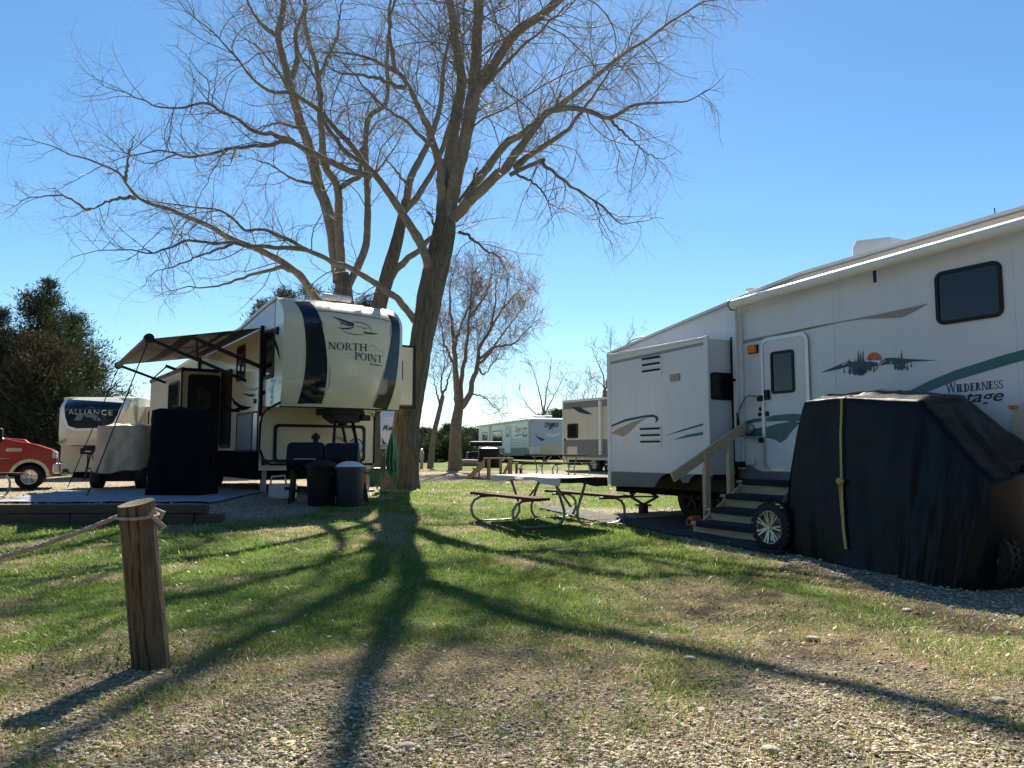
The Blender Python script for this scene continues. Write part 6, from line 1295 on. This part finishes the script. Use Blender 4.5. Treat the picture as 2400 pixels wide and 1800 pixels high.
blades('grass', 'short green spring grass of the lawn', 330000, 'green', 5, [(.045, .10, .012), (.125, .225, .028), (.20, .29, .045), (.36, .36, .13)], .036, lean=1.2)
blades('dry_grass', 'pale dead grass straw on the worn ground', 230000, 'dry', 6, [(.22, .155, .09), (.46, .36, .21), (.62, .51, .33)], .030, wmul=.95, lean=1.9)
def pebbles():
    g = np.random.default_rng(9); n = 150000; x, y = scatter(n, 2.5, 16, 2.1, g); gr, gv, dr, di = masks(x, y); k = g.random(n) < np.clip(gv ** 1.6 * .85 + dr * .05, 0, 1) * np.clip(.3 + 1.5 * (fbm(x * 3, y * 3, 3) - .2), .15, 1.2); x, y = x[k], y[k]; n = len(x)
    t = (1 + 5 ** .5) / 2; B = np.array([(0,0,1),(0,0,-1),(1,0,0),(-1,0,0),(0,1,0),(0,-1,0),(.6,.6,.5),(-.6,.6,.5),(-.6,-.6,.5),(.6,-.6,.5)]); Fb = np.array([(0,6,7),(0,7,8),(0,8,9),(0,9,6),(6,2,4),(6,4,7),(7,4,3),(7,3,8),(8,3,5),(8,5,9),(9,5,2),(9,2,6)])
    s_ = .0066 * np.exp(np.clip(g.normal(size=n), -2, 1.9) * .42) * np.clip(y / 5, .9, 1.7); az = g.uniform(0, 6.283, n); V = B[None] * g.uniform(.7, 1.3, (n, 10, 1)) * np.stack([s_ * g.uniform(.8, 1.6, n), s_ * g.uniform(.7, 1.1, n), s_ * g.uniform(.35, .75, n)], -1)[:, None]
    ca_, sa = np.cos(az)[:, None], np.sin(az)[:, None]; V = np.stack([V[..., 0] * ca_ - V[..., 1] * sa, V[..., 0] * sa + V[..., 1] * ca_, V[..., 2]], -1) + np.stack([x, y, G(x, y) + s_ * .2 + .004], -1)[:, None]
    F_ = (np.arange(n)[:, None, None] * 10 + Fb[None]).reshape(-1, 3); me = np_mesh('gravel_stones', V.reshape(-1, 3), F_); pal = np.array([(.22, .165, .11), (.44, .36, .24), (.56, .48, .35), (.66, .59, .47)]); c = pal[g.choice(4, n, p=(.2, .35, .3, .15))] * g.uniform(.8, 1.2, (n, 1))
    cc = me.color_attributes.new('col', 'FLOAT_COLOR', 'POINT'); cc.data.foreach_set('color', np.repeat(np.c_[c, np.ones(n)], 10, 0).astype(np.float32).ravel()); o = link('gravel_stones', me, M['pebble'], smooth=180); o['kind'] = 'stuff'; o['label'] = 'loose tan limestone gravel'
pebbles()
def leaves(name, label, n, size, mat, seed, dens, lift, flat=True):
    g = np.random.default_rng(seed); x, y = scatter(n, 2.6, 16, 1.7, g); k = g.random(n) < dens(x, y); x, y = x[k], y[k]; n = len(x); s_ = size * g.uniform(.5, 1.5, n)[:, None]; az = g.uniform(0, 6.283, n); d = np.stack([np.cos(az), np.sin(az), g.uniform(-.1, .5 if flat else 1.1, n)], -1); w = np.stack([-np.sin(az), np.cos(az), g.uniform(-.4, .4, n)], -1) * .38; b = np.stack([x, y, G(x, y) + lift], -1)
    V = np.stack([b, b + (d * .45 + w) * s_, b + d * s_ + np.array((0, 0, .004)), b + (d * .45 - w) * s_ + np.array((0, 0, .006))], 1).reshape(-1, 3); o = link(name, np_mesh(name, V, np.arange(4 * n).reshape(-1, 4)), M[mat]); o['kind'] = 'stuff'; o['label'] = label
leaves('fallen_leaves', 'scattered pale dead leaves', 1300, .028, 'leaf_litter', 12, lambda x, y: .25 + 0 * x, .024)
leaves('weeds', 'low dark green broad leaved weeds', 60000, .016, 'weed_leaf', 13, lambda x, y: np.clip((fbm(x * 1.6 + 40, y * 1.6, 3) - .58) * 8, 0, 1) * masks(x, y)[0] * .7 + np.exp(-((x + 2.3) ** 2 + (y - 4.6) ** 2) / .18) * .7 + np.exp(-(((x - 1.75) / .55) ** 2 + ((y - 5.75) / .28) ** 2)) * .8, .012, False)
for i, (a, sz, lb) in enumerate((((1905, 1500), .034, 'white stone on the dark patch in front of the covered cart'), ((1805, 1762), .03, 'pale rock at the bottom edge, right of centre'), ((1617, 1546), .028, 'pale flat stone in the dry grass below the picnic table'), ((955, 1752), .028, 'rounded tan rock at the bottom, left of centre'), ((2128, 1433), .03, 'small pale stone in the grass strip before the cart shadow'), ((2340, 1645), .03, 'pale flat rock near the right edge'))):
    x, y, z = gp(*a); g = np.random.default_rng(i); m = MB().grid(lambda u, w: (lambda th, ph: (lambda q: (math.cos(th) * math.sin(ph) * sz * q * 1.3, math.sin(th) * math.sin(ph) * sz * q, math.cos(ph) * sz * .55 * q))(1 + .5 * (float(fbm(math.cos(th) * math.sin(ph) * 1.7 + i * 5 + 9, math.sin(th) * math.sin(ph) * 1.7 + math.cos(ph) + 9, 3)) - .5)))(2 * math.pi * u, math.pi * w), 16, 10)
    o = m.build('stone', M['stone'], None, smooth=40, weld=True); o.location = (x, y, z + sz * .25); tag(o, lb, 'stone', 'loose stones on the ground')
for i, (a, b, lb) in enumerate((((2040, 1715), (2110, 1750), 'thin stick on the gravel at lower right'), ((2070, 1775), (2180, 1800), 'long thin stick at the bottom right edge'), ((1745, 1488), (1785, 1470), 'dark stick lying by the weeds before the cart'), ((1050, 1742), (1105, 1750), 'short stick on the gravel at bottom centre'))):
    p, q = Vector(gp(*a)), Vector(gp(*b)); p.z += .02; q.z += .022; m_ = p.lerp(q, .5) + Vector((.02, .02, .012)); o = MB().tube([p, m_, q], [.006, .005, .003], 6).build('stick', M['twig_bark'], None, smooth=60); tag(o, lb, 'stick', 'fallen sticks')
